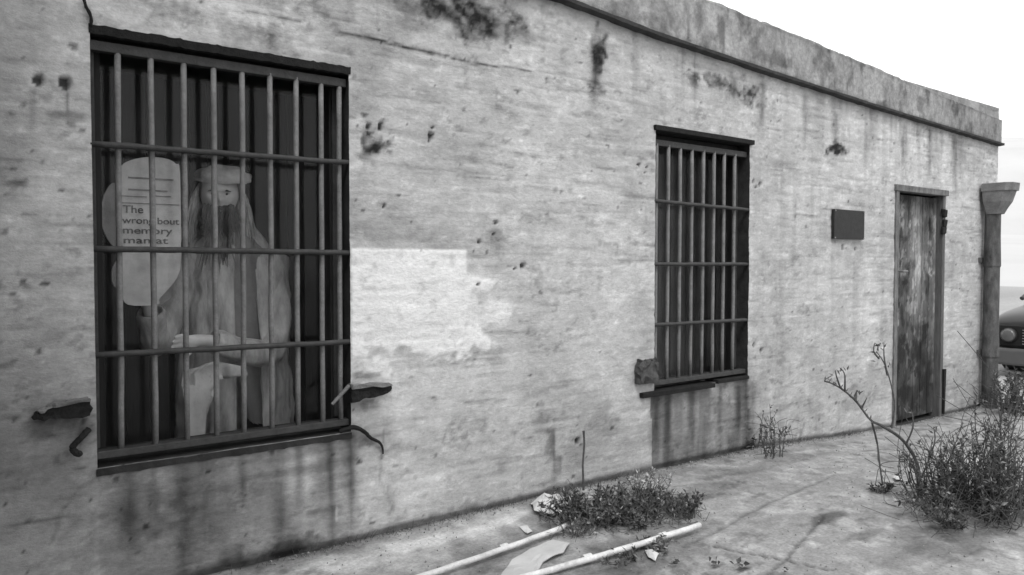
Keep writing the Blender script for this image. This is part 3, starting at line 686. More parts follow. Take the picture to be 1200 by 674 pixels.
def weed(name, label, cat, base, rx, ry, h, nst, nlf, ll, lw, lm='leaf', group=None, upright=.5, sr=.003, seed=1, stem_leaf=.25, extra=None):
    random.seed(seed); t = thing(name, label, cat, base, 0, group)
    bm = bmesh.new(); V = []; F = []
    for s in range(nst):
        a = random.uniform(0, 2*math.pi); r = math.sqrt(random.random()); b0 = Vector(base)+Vector((math.cos(a)*rx*r*.55, math.sin(a)*ry*r*.55, -.01))
        tip = Vector(base)+Vector((math.cos(a)*rx*r*(1.15-.3*upright), math.sin(a)*ry*r*(1.15-.3*upright), h*(random.uniform(.45, 1)*(1-.45*r*(1-upright)))))
        mid = (b0+tip)/2+rv(.12*h)+Vector((0, 0, h*.12*(1-upright)))
        pts = spline([b0, mid, tip], 5); tube(bm, pts, [sr*(1-.7*k/len(pts)) for k in range(len(pts))], 5, wob=.1)
        for q in range(nlf):
            u = stem_leaf+(1-stem_leaf)*random.random(); k = min(int(u*(len(pts)-1)), len(pts)-2); p = pts[k].lerp(pts[k+1], random.random())
            dr = (pts[k+1]-pts[k]).normalized()*.5+rv(1)+Vector((0, 0, .25)); leaf(V, F, p, dr, ll*random.uniform(.5, 1.2), lw*random.uniform(.6, 1.2))
    tangle(bm, base, rx, ry, h, nst*(3 if h < .3 else 2), sr*.45)
    bobj('stem', bm, M['stalk'], t)
    if V: foliage(V, F, lm, t)
    return t
def g(x, y): p = gat(x, y); return Vector((p.x, p.y, p.z))
# weed clump by the tubes: separate low plants
weed('weed', 'low bushy dark leafed weed behind the end of the shorter white tube', 'plant', g(693, 608), .28, .24, .17, 60, 30, .030, .012, 'leaf', 'weeds growing from the slab joint', .3, .003, 11, .1)
weed('weed', 'broad leafy weed in the middle of the clump above the longer white tube', 'plant', g(748, 608), .27, .24, .16, 56, 30, .034, .013, 'leaf', 'weeds growing from the slab joint', .3, .003, 12, .1)
weed('weed', 'pale flowering weed at the back of the clump', 'plant', g(756, 590), .18, .12, .21, 20, 16, .028, .013, 'leafpale', 'weeds growing from the slab joint', .5, .003, 13, .3)
weed('weed', 'small dark weed at the right end of the clump', 'plant', g(800, 608), .13, .10, .16, 20, 16, .035, .014, 'leaf', 'weeds growing from the slab joint', .5, .003, 14, .2)
weed('weed', 'sparse wispy weed in front of the clump beside the sheet', 'plant', g(672, 628), .16, .09, .10, 14, 10, .03, .010, 'leaf2', 'weeds growing from the slab joint', .5, .002, 15, .2)
weed('weed', 'tiny weed sprouting below the longer white tube', 'plant', g(750, 650), .26, .07, .06, 22, 12, .03, .012, 'leaf', 'weeds growing from the slab joint', .3, .002, 16, .1)
weed('weed', 'upright spindly weed against the wall right of the far window', 'plant', g(906, 536), .15, .09, .38, 12, 13, .036, .013, 'leaf', None, .7, .003, 17, .15)
weed('weed', 'low dark tuft at the wall base under the far window sill corner', 'plant', g(884, 524), .14, .04, .16, 9, 12, .04, .014, 'leaf', None, .4, .003, 18, .1)
# dry stick in front of the wall
st = thing('dry_stick', 'thin dark dry stalk standing upright against the wall behind the weeds', 'stick', at(684, 575, -.06))
bm = bmesh.new(); tube(bm, [at(684, 576, -.06), at(683, 545, -.06), at(685, 520, -.06), at(684, 505, -.06)], [.006, .0055, .006, .009], 6, wob=.25); bobj('stem', bm, M['stalk'], st)
# dry stalk with a wide branch
def pt(x, y, d):     # point at camera depth d on photo ray
    v = FF*900 + RR*(x-600) + UU*(337-y); return CC+v*(d/900)
random.seed(21)
bs = thing('bare_shrub', 'bare branching dry shrub leaning left in front of the door', 'shrub', g(1068, 578))
zd = (g(1068, 578)-CC).dot(FF); V = []; F = []
bm = bmesh.new()
def br(px, r0, r1, dd=0, n=5):
    pts = spline([pt(x, y, zd+dd+random.uniform(-.04, .04)) for x, y in px], n); m = len(pts)
    tube(bm, pts, [r0+(r1-r0)*k/(m-1) for k in range(m)], 7, wob=.15); return pts
mainb = br([(1078, 585), (1075, 545), (1058, 516), (1035, 500), (1020, 492), (1003, 470), (985, 455), (969, 447)], .011, .004)
for px in ([(1022, 495), (1028, 520), (1031, 545), (1034, 567)],): br(px, .006, .004, -.05)
for px in ([(1045, 502), (1048, 470), (1038, 430), (1027, 412)], [(1040, 440), (1036, 418), (1036, 402)], [(1030, 420), (1024, 412), (1025, 402)], [(985, 455), (980, 440), (979, 434)], [(990, 458), (990, 440), (986, 432)],
           [(1003, 470), (1004, 458), (1008, 462)], [(1062, 520), (1070, 500), (1068, 480)], [(1080, 560), (1095, 520), (1094, 500)], [(1010, 478), (1016, 466)], [(972, 448), (966, 446), (975, 440)]): br(px, .006, .002, random.uniform(-.05, .05), 4)
for p in mainb[20:]:
    for _ in range(2): leaf(V, F, p+rv(.01), rv(1)+Vector((0, 0, .8)), .032, .008)
for (x, y) in [(1030, 408), (1035, 405), (1026, 420), (1040, 430), (980, 438), (988, 436), (1006, 464), (1068, 485), (1094, 505), (1034, 566), (1028, 410)]:
    for _ in range(4): leaf(V, F, pt(x, y, zd)+rv(.02), rv(1)+Vector((0, 0, .6)), .035, .010)
bobj('branch', bm, M['stalk'], bs); foliage(V, F, 'leaf', bs)
# shrubs at right
weed('shrub', 'scrubby dry shrub with dark upright stems on the slab right of the bare shrub', 'shrub', g(1100, 590), .32, .22, .44, 32, 18, .028, .010, 'leaf', 'scrubby shrubs at the right of the yard', .6, .0038, 31, .25)
weed('shrub', 'dense dark scrubby shrub nearest the right edge of the picture', 'shrub', g(1160, 604), .34, .26, .52, 60, 30, .030, .011, 'leaf', 'scrubby shrubs at the right of the yard', .55, .004, 32, .2)
weed('shrub', 'thin pale dry shrub between the two dark scrubby shrubs', 'shrub', g(1132, 592), .28, .2, .46, 20, 14, .030, .008, 'leaf2', 'scrubby shrubs at the right of the yard', .8, .004, 33, .3)
weed('shrub', 'shaggy dark shrub growing at the foot of the downpipe', 'shrub', (8.25, -.38, -.03), .36, .2, .50, 34, 34, .05, .02, 'leaf', None, .5, .004, 34, .15)
weed('shrub', 'leafy shrub beyond the downpipe beside the parked car', 'shrub', (8.95, -.7, -.04), .45, .3, .36, 44, 40, .08, .03, 'leaf', None, .5, .006, 35, .15)
weed('shrub', 'tall dark spindly shrub rising behind the shrub at the right edge', 'shrub', g(1178, 585), .24, .2, .78, 18, 20, .034, .012, 'leaf', 'scrubby shrubs at the right of the yard', .7, .004, 38, .2)
weed('shrub', 'low dark mat of brush at the foot of the scrubby shrubs by the right edge', 'shrub', g(1135, 604), .55, .26, .24, 70, 26, .034, .014, 'leaf', 'scrubby shrubs at the right of the yard', .3, .003, 39, .1)
weed('weed', 'creeping dark weed tuft on the slab below the bare shrub', 'plant', g(1034, 575), .10, .05, .05, 10, 10, .035, .012, 'leaf', None, .2, .003, 36, .1)

# ------------------------------------------------------------------ tubes, sheet and litter
def tubelog(name, lab, a, b, r):
    t = thing(name, lab, 'tube', a, 0, 'white tubes lying on the slab'); bm = bmesh.new(); a, b = Vector(a), Vector(b); n = 14
    off = Vector((0, 0, r)); sd_ = Vector((b.y-a.y, a.x-b.x, 0)).normalized(); pts = [a.lerp(b, k/n)+off+sd_*(.014*math.sin(math.pi*k/n)+.002*math.sin(k*2.1)) for k in range(n+1)]
    tube(bm, pts, r, 16); bobj('tube_body', bm, M['pvc'], t, smooth=True)
    return t
g1a, g1b = g(440, 700), g(664, 624); g2a, g2b = g(560, 697), g(820, 624)
T1 = tubelog('white_tube', 'shorter white tube running towards the wall with its far end in the weeds', g1a+Vector((0, 0, .012)), g1b+Vector((0, 0, .02)), .0125)
T2 = tubelog('white_tube', 'longer white tube lying in front of the weeds', g2a+Vector((0, 0, .006)), g2b+Vector((0, 0, .022)), .0135)
for T_, a_, b_, r in ((T1, g1a, g1b, .0135), (T2, g2a, g2b, .0145)):
    for u in ((.62,) if T_ is T1 else (.44, .80)):
        c0 = a_.lerp(b_, u)+Vector((0, 0, r+.006+.014*u)); dd = (b_-a_).normalized(); bm = bmesh.new(); tube(bm, [c0-dd*.022, c0+dd*.022], r+.003, 16); bobj('coupling', bm, M['pvc'], T_, smooth=False)
def crumple(name, label, cat, outline, h, m, seed, thick=.003, amp=.02):
    random.seed(seed); pts = [g(*p) for p in outline]; cen = sum(pts, Vector())/len(pts); V = [cen+Vector((0, 0, h))]; F = []; rings = 5; n = len(pts)*4
    out = []
    for i in range(len(pts)):
        for k in range(4): out.append(pts[i].lerp(pts[(i+1) % len(pts)], k/4))
    for r in range(1, rings+1):
        for p in out:
            q = cen.lerp(p, r/rings); z = h*(1-(r/rings)**2)+amp*mnoise.noise(q*9+Vector((seed, 0, 0)))+.012
            V.append(Vector((q.x, q.y, q.z+max(.004, z))))
    for k in range(n): F.append((0, 1+k, 1+(k+1) % n))
    for r in range(rings-1):
        for k in range(n): F.append((1+r*n+k, 1+(r+1)*n+k, 1+(r+1)*n+(k+1) % n, 1+r*n+(k+1) % n))
    o = pobj(name, V, F, m, None, False); md = o.modifiers.new('thickness', 'SOLIDIFY'); md.thickness = thick
    return props(o, label, cat)
crumple('crumpled_paper', 'crumpled pale sheet of paper at the left edge of the weeds', 'litter', [(622, 592), (634, 582), (646, 587), (668, 590), (664, 602), (644, 609), (626, 604)], .05, M['litter'], 3, .002, .05)
crumple('cardboard_sheet', 'flattened pale sheet lying between the two white tubes', 'litter', [(578, 690), (600, 660), (622, 647), (648, 636), (668, 640), (660, 652), (636, 662), (620, 690)], .006, M['cardboard'], 5, .004, .012)
crumple('paper_scrap', 'small white scrap below the longer white tube', 'litter', [(756, 648), (764, 645), (772, 652), (768, 660), (760, 656)], .012, M['litter'], 6, .002, .02)
crumple('paper_scrap', 'pale scrap on the slab just left of the crumpled paper', 'litter', [(608, 618), (618, 618), (624, 624), (618, 628)], .008, M['litter'], 7, .002, .02)
crumple('paper_scrap', 'tiny bright scrap on the slab below the door beside the bare shrub', 'litter', [(1046, 561), (1054, 560), (1058, 564), (1050, 566)], .012, M['litter'], 8, .002, .02)
def debris(label, x, y, s, seed):
    random.seed(seed); t = thing('dead_leaf', label, 'leaf', g(x, y), 0, 'dead leaves on the slab'); V = []; F = []
    for _ in range(7): leaf(V, F, g(x, y)+Vector((random.uniform(-s, s), random.uniform(-s, s)*.6, random.uniform(.01, .025))), Vector((random.uniform(-1, 1), random.uniform(-1, 1), .15)), s*1.1, s*.6)
    foliage(V, F, 'leaf', t).name = 'leaf_blade'
for k, (lab, x, y, s) in enumerate([('curled dark dead leaves nearest the bottom edge, right of the crack', 864, 667, .035), ('dark dead leaves just left of the curled ones at the bottom edge', 836, 665, .03), ('small dead leaf cluster below the longer tube end', 792, 663, .025),
        ('dead leaves by the white scrap', 776, 655, .02), ('single dead leaf far out on the right slab', 920, 672, .015)]): debris(lab, x, y, s, 50+k)
# gravel crumbs along the foot of the wall and on the slab
random.seed(77); V = []; F = []
def crumb(p, s):
    k = len(V); q = [Vector((1, 0, 0)), Vector((-1, 0, 0)), Vector((0, 1, 0)), Vector((0, -1, 0)), Vector((0, 0, 1)), Vector((0, 0, -1))]
    for d in q: V.append(p+d*s*random.uniform(.5, 1.2))
    for f in ((0, 2, 4), (2, 1, 4), (1, 3, 4), (3, 0, 4), (2, 0, 5), (1, 2, 5), (3, 1, 5), (0, 3, 5)): F.append(tuple(k+i for i in f))
for _ in range(900):
    x = random.uniform(1.1, 8.6); y = -abs(random.gauss(0, .05))-.01; crumb(Vector((x, y, gh(x)+.004)), random.uniform(.002, .008))
for _ in range(1400):
    x = random.uniform(1.3, 6); y = random.uniform(-2.6, -.02); crumb(Vector((x, y, gh(x)+.003)), random.uniform(.0015, .006))
props(pobj('gravel', V, F, mat('grit', .27, .9, .6, 9, .2, 60), None), kind='stuff')

random.seed(91)
bm = bmesh.new()
for _ in range(450):
    u = random.random()
    u = .1
    if u < .55: x = random.choice([1.35, 1.9, 2.4, 2.9, 3.3, 4.4, 5.2, 5.9, 8.0])+random.gauss(0, .16); y = -abs(random.gauss(0, .025))-.005
    else:
        a_, b_ = (g(978, 556), g(800, 640)) if u < .8 else (g(965, 606), g(893, 680)); q = a_.lerp(b_, random.random()**1.5); x, y = q.x+random.gauss(0, .012), q.y+random.gauss(0, .012)
    if y > -.004: continue
    h_ = random.uniform(.012, .05) if u < .55 else random.uniform(.006, .02); p = Vector((x, y, gh(x))); d = Vector((random.gauss(0, .5), random.gauss(0, .4)-.2, 1)).normalized()
    tube(bm, [p, p+d*h_*.6, p+d*h_+rv(.01)], [.0012, .001, .0004], 3, cap=False)
props(bobj('dry_grass', bm, M['stalk'], None, recalc=False), kind='stuff')
# damaged corner block left of the far window
random.seed(5); nb_ = wp(752, 432)
bm = bmesh.new(); pts = [(744, 448), (743, 428), (747, 421), (750, 427), (755, 419), (759, 425), (762, 418), (765, 424), (766, 450)]
prism(bm, [Vector((wp(*p)[0], -.05, wp(*p)[1])) for p in pts], (0, .06, 0)); bmesh.ops.triangulate(bm, faces=[f for f in bm.faces if len(f.verts) > 4])
bmesh.ops.subdivide_edges(bm, edges=bm.edges, cuts=2, use_grid_fill=True)
for v in bm.verts: v.co += Vector((mnoise.noise(v.co*35), mnoise.noise(v.co*35+Vector((3, 0, 0))), mnoise.noise(v.co*35+Vector((7, 0, 0)))))*.022
bobj('broken_sill_block', bm, mat('broken_block', .08, .9, .6, 25, .8, 40), B)

# ------------------------------------------------------------------ parked car beyond the corner
CAR = thing('parked_car', 'dark older car parked beyond the far corner, its round headlight showing', 'car', (11.0, .09, -.04), 0)
cpaint = mat('dull_car_paint', .035, .35, .08, 3, .02, 40, spec=.6); cdark = mat('car_black', .015, .5, .1, 5, .05, 40); cgl = mat('car_glass', .05, .08, .05, 3, 0, 20, spec=.8); chrome = mat('dull_chrome', .6, .25, .1, 5, .02, 40, metal=1); lens = mat('headlight_glass', .10, .12, .1, 8, .1, 60, spec=.8); tyre = mat('tyre_rubber', .03, .85, .2, 10, .1, 60)
cbump = mat('grey_bumper', .10, .5, .1, 5, .05, 40)
def sect(x, hw, prof):   # prof: list of (y fraction, z)
    return [Vector((x, yf*hw, z)) for yf, z in prof]
def P_(z0, zs_, zt, rnd=1):   # car section: sill, shoulder, top
    h = [(1, z0), (1.02, (z0+zs_)/2), (1.0, zs_-.06), (.94, zs_), (.7, zt-.02*rnd), (.35, zt), (0, zt+.01)]
    return h+[(-a_, b_) for a_, b_ in h[-2::-1]]
secs = [(0, .72, P_(.32, .66, .70)), (.05, .80, P_(.26, .74, .79)), (.25, .84, P_(.24, .80, .87)), (.7, .86, P_(.24, .84, .93)), (1.15, .86, P_(.24, .88, .98)), (1.3, .87, P_(.24, .90, 1.0)), (3.2, .87, P_(.24, .92, 1.0)), (3.8, .84, P_(.26, .90, .97)), (4.2, .78, P_(.32, .84, .9)), (4.28, .7, P_(.4, .78, .84))]
V = []; F = []; m_ = 13
for x, hw, pr in secs: V += sect(x, hw, pr)
for i in range(len(secs)-1):
    for j in range(m_-1): F.append((i*m_+j, i*m_+j+1, (i+1)*m_+j+1, (i+1)*m_+j))
    F.append((i*m_+m_-1, i*m_, (i+1)*m_, (i+1)*m_+m_-1))
F += [tuple(range(m_))[::-1], tuple(range((len(secs)-1)*m_, len(secs)*m_))]
body = pobj('body', V, F, cpaint, CAR, True, world=False); body.modifiers.new('b', 'SUBSURF').levels = 2; body.modifiers['b'].render_levels = 2
V = []; F = []
for x, hw, zb_, zt_ in ((1.15, .76, .95, .96), (1.85, .62, .95, 1.40), (2.2, .60, .95, 1.44), (3.0, .60, .95, 1.42), (3.75, .72, .93, .95)):
    V += [Vector((x, hw*1.12, zb_)), Vector((x, hw, zt_)), Vector((x, hw*.5, zt_+.02)), Vector((x, -hw*.5, zt_+.02)), Vector((x, -hw, zt_)), Vector((x, -hw*1.12, zb_))]
for i in range(4):
    for j in range(5): F.append((i*6+j, i*6+j+1, (i+1)*6+j+1, (i+1)*6+j))
cab = pobj('cabin_glass', V, F, cgl, CAR, False, world=False)
bm = bmesh.new()
for s in (1, -1):
    tube(bm, [(1.12, s*.84, .96), (1.85, s*.625, 1.41), (3.0, s*.605, 1.43), (3.75, s*.80, .95)], .03, 8)
    tube(bm, [(2.45, s*.70, .95), (2.4, s*.61, 1.43)], .028, 8)
tube(bm, [(1.85, -.62, 1.41), (1.84, 0, 1.44), (1.85, .62, 1.41)], .025, 8)
box(bm, 1.85, 3.0, -.6, .6, 1.425, 1.455, .01); bobj('roof', bm, cpaint, CAR, world=False)
bm = bmesh.new(); box(bm, -.03, .03, -.70, .70, .40, .66, .01); bobj('grille', bm, cdark, CAR, world=False)
bm = bmesh.new()
for k in range(6): box(bm, -.045, -.03, -.42, .42, .43+.035*k, .44+.035*k, .002)
bobj('grille_slat', bm, chrome, CAR, world=False)
for s in (1, -1):
    bm = bmesh.new(); y = s*.57
    tube(bm, [(-.03, y, .535), (-.06, y, .535), (-.075, y, .535)], [.095, .095, .085], 24); h = bobj('headlight', bm, cdark, CAR, world=False)
    bm = bmesh.new(); tube(bm, [(-.072, y, .535), (-.09, y, .535), (-.10, y, .535)], [.088, .065, .01], 24); bobj('lens', bm, lens, h, smooth=True, world=False)
bm = bmesh.new(); box(bm, -.12, .10, -.80, .80, .16, .37, .03); bobj('bumper', bm, cbump, CAR, world=False)
bm = bmesh.new(); box(bm, 4.2, 4.38, -.78, .78, .26, .42, .03); bobj('bumper', bm, cbump, CAR, world=False)
for x in (.78, 3.35):
    for s in (1, -1):
        bm = bmesh.new(); y = s*.78
        tube(bm, [(x, y-s*.08, .31), (x, y-s*.07, .31), (x, y+s*.09, .31), (x, y+s*.10, .31)], [.27, .31, .31, .27], 28); wh = bobj('wheel', bm, tyre, CAR, world=False)
        bm = bmesh.new(); tube(bm, [(x, y+s*.09, .31), (x, y+s*.112, .31), (x, y+s*.105, .31)], [.2, .18, .03], 24); bobj('rim', bm, chrome, wh, world=False)

# ------------------------------------------------------------------ person behind the near window
YP = .56
def w3(x, y, Y=YP): return at(x, y, Y)
hc = w3(257, 228, YP-.02)          # head centre
PE = thing('person', 'bearded person in a pale cap and long pale coat standing behind the near window bars', 'person', (hc.x+.12, YP+.05, .09))
def skinmesh(chains, name):
    """chains: list of lists of (pt, radius); joined where points coincide"""
    V = []; E = []; R_ = []; key = {}
    def vid(p, r):
        k = tuple(round(c, 4) for c in p)
        if k not in key: key[k] = len(V); V.append(tuple(p)); R_.append(r)
        return key[k]
    for ch in chains:
        ids = [vid(Vector(p), r) for p, r in ch]
        for a_, b_ in zip(ids, ids[1:]): E.append((a_, b_))
    me = bpy.data.meshes.new(name); me.from_pydata(V, E, []); o = bpy.data.objects.new(name, me); scn.collection.objects.link(o)
    md = o.modifiers.new('s', 'SKIN'); 
    if not me.skin_vertices: me.skin_vertices.new()
    for i, r in enumerate(R_): me.skin_vertices[0].data[i].radius = (r, r)
    me.skin_vertices[0].data[0].use_root = True
    s = o.modifiers.new('ss', 'SUBSURF'); s.levels = 2; s.render_levels = 2
    dg = bpy.context.evaluated_depsgraph_get(); dg.update(); me2 = bpy.data.meshes.new_from_object(o.evaluated_get(dg)); bpy.data.objects.remove(o)
    return me2
fl = .09
neck = w3(270, 266, YP+.04); chest = w3(272, 330, YP+.05); pelvis = Vector((chest.x+.02, YP+.09, 1.02))
shR = neck+Vector((-.19, .03, -.14)); shL = neck+Vector((.205, .0, -.15))      # person's right is viewer's left
elR = w3(186, 400, YP-.06); haR = w3(172, 352, YP-.20)
elL = w3(318, 408, YP-.10); haL = w3(232, 398, YP-.26)
def fingers(h, fd, sp, curl, nrm):
    out = []; fd = fd.normalized(); sp = sp.normalized(); nrm = nrm.normalized()
    palm = h+fd*.045
    for k, (o_, L_) in enumerate(((-.034, .062), (-.012, .074), (.012, .070), (.033, .055))):
        root = palm+sp*o_+fd*.03; d1 = (fd+nrm*curl*.4).normalized(); d2 = (fd+nrm*curl*1.3).normalized(); d3 = (fd+nrm*curl*2.6).normalized()
        p1 = root+d1*L_*.42; p2 = p1+d2*L_*.34; p3 = p2+d3*L_*.26
        out.append([(palm, .024), (root, .0105), (p1, .0095), (p2, .0088), (p3, .007)])
    tr = h+sp*-.032+fd*.02; t1 = tr+(sp*-1+fd*.8+nrm*.5).normalized()*.035; t2 = t1+(sp*-.4+fd*1+nrm*.9).normalized()*.03
    out.append([(palm, .024), (tr, .015), (t1, .011), (t2, .009)])
    return palm, out
bodych = [[(pelvis, .135), (pelvis+Vector((0, -.01, .16)), .13), (chest, .15), (neck+Vector((0, .02, -.09)), .12), (neck, .062), (hc+Vector((.01, .03, -.08)), .058)],
          [(neck+Vector((0, .02, -.09)), .12), (shR, .06), (elR, .042), (haR, .028)], [(neck+Vector((0, .02, -.09)), .12), (shL, .06), (elL, .042), (haL, .028)],
          [(pelvis, .135), (pelvis+Vector((-.10, 0, -.10)), .095), (Vector((pelvis.x-.12, YP+.06, .56)), .062), (Vector((pelvis.x-.12, YP+.10, fl+.08)), .042), (Vector((pelvis.x-.13, YP-.06, fl+.03)), .032)],
          [(pelvis, .135), (pelvis+Vector((.10, 0, -.10)), .095), (Vector((pelvis.x+.12, YP+.04, .56)), .062), (Vector((pelvis.x+.12, YP+.10, fl+.08)), .042), (Vector((pelvis.x+.14, YP-.06, fl+.03)), .032)]]
pr_, fR = fingers(haR, Vector((.1, -.25, 1)), Vector((1, 0, 0)), .5, Vector((0, -1, 0)))
pl_, fL = fingers(haL, Vector((-1, -.2, -.1)), Vector((0, -.3, 1)), .7, Vector((0, -1, 0)))
bodych += [[(haR, .028), (pr_, .024)]]+fR+[[(haL, .028), (pl_, .024)]]+fL
mes = [skinmesh(bodych, 'person_body')]
# head
Rz = Matrix.Rotation(rad(-16), 3, 'Z') @ Matrix.Rotation(rad(10), 3, 'X')     # faces out (-Y), turned to the right of the photo's left
bm = bmesh.new(); bmesh.ops.create_uvsphere(bm, u_segments=56, v_segments=40, radius=1)
def ga(u, c, s): return math.exp(-((u-c)/s)**2)
for v in bm.verts:
    x, y, z = v.co; f = max(0, -y)
    X_, Y_, Z_ = x*.076, y*.096, z*.118
    X_ *= 1-.22*max(0, -z)**1.3; 
    if y < 0:
        Y_ -= .026*ga(x, 0, .13)*ga(z, -.12, .17)*(1 if z < 0 else .8)      # nose
        Y_ -= .013*ga(x, 0, .6)*ga(z, .24, .09)                            # brow
        Y_ += .022*(ga(x, .36, .17)+ga(x, -.36, .17))*ga(z, .07, .11)       # sockets
        Y_ -= .007*ga(x, 0, .30)*(ga(z, -.42, .045)+ga(z, -.52, .05))       # lips
        Y_ += .006*ga(x, 0, .3)*ga(z, -.47, .02)
        Y_ -= .012*ga(x, 0, .3)*ga(z, -.80, .13)                            # chin
        Y_ -= .006*(ga(x, .55, .2)+ga(x, -.55, .2))*ga(z, -.15, .14)        # cheekbones
    v.co = hc+Rz @ (Vector((X_*1.16, Y_*1.08, Z_*1.08)))
for s in (1, -1):       # ears
    n0 = len(bm.verts); r = bmesh.ops.create_uvsphere(bm, u_segments=12, v_segments=10, radius=1)
    for v in r['verts']: v.co = hc+Rz @ Vector((s*.076+v.co.x*.010, .008+v.co.y*.018, -.006+v.co.z*.031))
me = bpy.data.meshes.new('h'); bm.to_mesh(me); bm.free(); mes.append(me)
bm = bmesh.new()
for me in mes: bm.from_mesh(me)
me = bpy.data.meshes.new('person_body'); bm.to_mesh(me); bm.free()
tmp = bpy.data.objects.new('tmp', me); scn.collection.objects.link(tmp)
r = tmp.modifiers.new('r', 'REMESH'); r.mode = 'VOXEL'; r.voxel_size = .0055; r.use_smooth_shade = True
dg = bpy.context.evaluated_depsgraph_get(); dg.update(); me = bpy.data.meshes.new_from_object(tmp.evaluated_get(dg)); bpy.data.objects.remove(tmp)
me.materials.clear(); link('body', me, M['skin'], PE, True, True)
for s in (1, -1):
    bm = bmesh.new(); r = bmesh.ops.create_uvsphere(bm, u_segments=16, v_segments=12, radius=.0090)
    for v in r['verts']: v.co = hc+Rz @ (Vector((s*.031, -.0745, .012))+v.co)
    bobj('eye', bm, M['ink'], PE, True)
    bm = bmesh.new(); tube(bm, [hc+Rz @ Vector(p) for p in ((s*.014, -.097, .026), (s*.032, -.098, .029), (s*.052, -.084, .022))], [.003, .0045, .002], 6, wob=.1)
    bobj('eyebrow', bm, M['beard'], PE)
# strands helper for hair and beard
def strands(name, m, roots, seed, ln, w_, drop, par):
    random.seed(seed); bm = bmesh.new()
    for p, d in roots:
        L_ = ln*random.uniform(.6, 1.15); q = Vector(p); dd = Vector(d).normalized(); pts = [q]
        for k in range(5):
            dd = (dd+Vector((0, 0, -drop))+rv(.22)).normalized(); q = q+dd*L_/5; pts.append(q)
        tube(bm, pts, [w_, w_*1.1, w_, w_*.8, w_*.5, w_*.2], 5)
    return bobj(name, bm, m, par, True)
roots = []
random.seed(3)
for _ in range(380):
    x = random.uniform(-.8, .8); z = random.uniform(-1.0, -.34) if abs(x) < .45 else random.uniform(-.8, -.30)
    if abs(x) < .26 and z > -.60 and z < -.40: continue
    y = -math.sqrt(max(0, 1-min(1, x*x+z*z*.8))); roots.append((hc+Rz @ Vector((x*.082, y*.100, z*.120)), Rz @ Vector((x*.4, y-.2, -.4))))
strands('beard', M['beard'], roots, 4, .11, .0045, .35, PE)
roots = []
for _ in range(110):
    x = random.uniform(-.5, .5); roots.append((hc+Rz @ Vector((x*.07, -.088+.03*abs(x), -.085-random.uniform(0, .03))), Rz @ Vector((x*.3, -.25, -1))))
strands('beard_tip', mat('greying_beard', .14, .85, .6, 14, .6, 90, stretch=(3, 3, .8)), roots, 8, .24, .0045, .5, PE)
roots = []
for _ in range(520):
    a_ = random.uniform(rad(-8), rad(188)); zz = random.uniform(-.5, .55); rr = math.sqrt(1-zz*zz)
    roots.append((hc+Rz @ Vector((math.cos(a_)*rr*.096, math.sin(a_)*rr*.108, zz*.118)), Rz @ Vector((math.cos(a_)*.5, math.sin(a_)*.5+.15, -.5))))
strands('hair', M['hair'], roots, 5, .27, .005, .75, PE)
# cap: soft beret-like cap with folded brim
bm = bmesh.new(); bmesh.ops.create_uvsphere(bm, u_segments=40, v_segments=22, radius=1)
for v in list(bm.verts):
    if v.co.z < -.35: bm.verts.remove(v)
for v in bm.verts:
    c = v.co.copy(); n_ = mnoise.noise(c*2.3)*.10
    v.co = hc+Rz @ Vector((c.x*(.128+n_*.2)+.018, c.y*.122+.015, .078+c.z*.062+n_*.1))
bobj('cap', bm, M['cap'], PE, True)
# coat: lofted folds
def loft(bm, rings, n=64, fold=.0, seed=0, a0=0, a1=2*math.pi, close=True):
    prev = None
    for i, (c, rx, ry) in enumerate(rings):
        ring = []
        for k in range(n+(0 if close else 1)):
            a_ = a0+(a1-a0)*k/n; f_ = 1+fold*(i/len(rings))*(math.sin(a_*13+seed+i*.15)+.6*math.sin(a_*23+i*.1))+.02*mnoise.noise(Vector((a_*3, i*.6, seed)))
            ring.append(bm.verts.new(Vector(c)+Vector((math.cos(a_)*rx*f_, math.sin(a_)*ry*f_, 0))))
        if prev:
            m = len(ring)
            for k in range(m if close else m-1): bm.faces.new((prev[k], prev[(k+1) % m], ring[(k+1) % m], ring[k]))
        prev = ring
rg = []
for u in range(31):
    t = u/30; z = neck.z+.03-t*(neck.z+.03-.34)
    sh = math.sin(min(1, t*4.3)*math.pi/2)
    rx = .075+.165*sh+.05*t; ry = .07+.09*sh+.05*t; c = Vector((neck.x+.015+.02*t, YP+.04+.05*t, z)); rg.append((c, rx, ry))
bm = bmesh.new(); loft(bm, rg, 90, .045, 1, rad(-75), rad(258), False)
def sleeve(bm, a_, b_, c_):
    pts = spline([a_, b_, c_], 7); n_ = len(pts); tube(bm, pts, [.082-.027*k/(n_-1)+.004*math.sin(k*2.1) for k in range(n_)], 20, cap=False, wob=.05)
sleeve(bm, shL, elL, elL.lerp(haL, .82)); sleeve(bm, shR, elR, elR.lerp(haR, .75))
bmesh.ops.subdivide_edges(bm, edges=bm.edges, cuts=1, use_grid_fill=True)
for v in bm.verts:
    p = v.co; k = mnoise.fractal(Vector((p.x*16, p.y*16, p.z*5)), 1.0, 2.0, 4)*.016+mnoise.noise(Vector((p.x*7, p.y*7, p.z*3+p.x*9)))*.016
    v.co += Vector((p.x-neck.x, p.y-YP-.08, 0)).normalized()*k
co = bobj('coat', bm, M['coat'], PE, True); md = co.modifiers.new('t', 'SOLIDIFY'); md.thickness = .006
bm = bmesh.new(); loft(bm, [(Vector((neck.x+.01, YP+.03, neck.z-.0-.06*k)), .06+.10*min(1, k/2), .062+.075*min(1, k/2)) for k in range(12)], 48, .02, 4); bobj('shirt', bm, M['shirt'], PE, True)
bm = bmesh.new()
tube(bm, [pelvis+Vector((0, 0, .05)), pelvis+Vector((0, 0, -.08))], [.155, .17], 24)
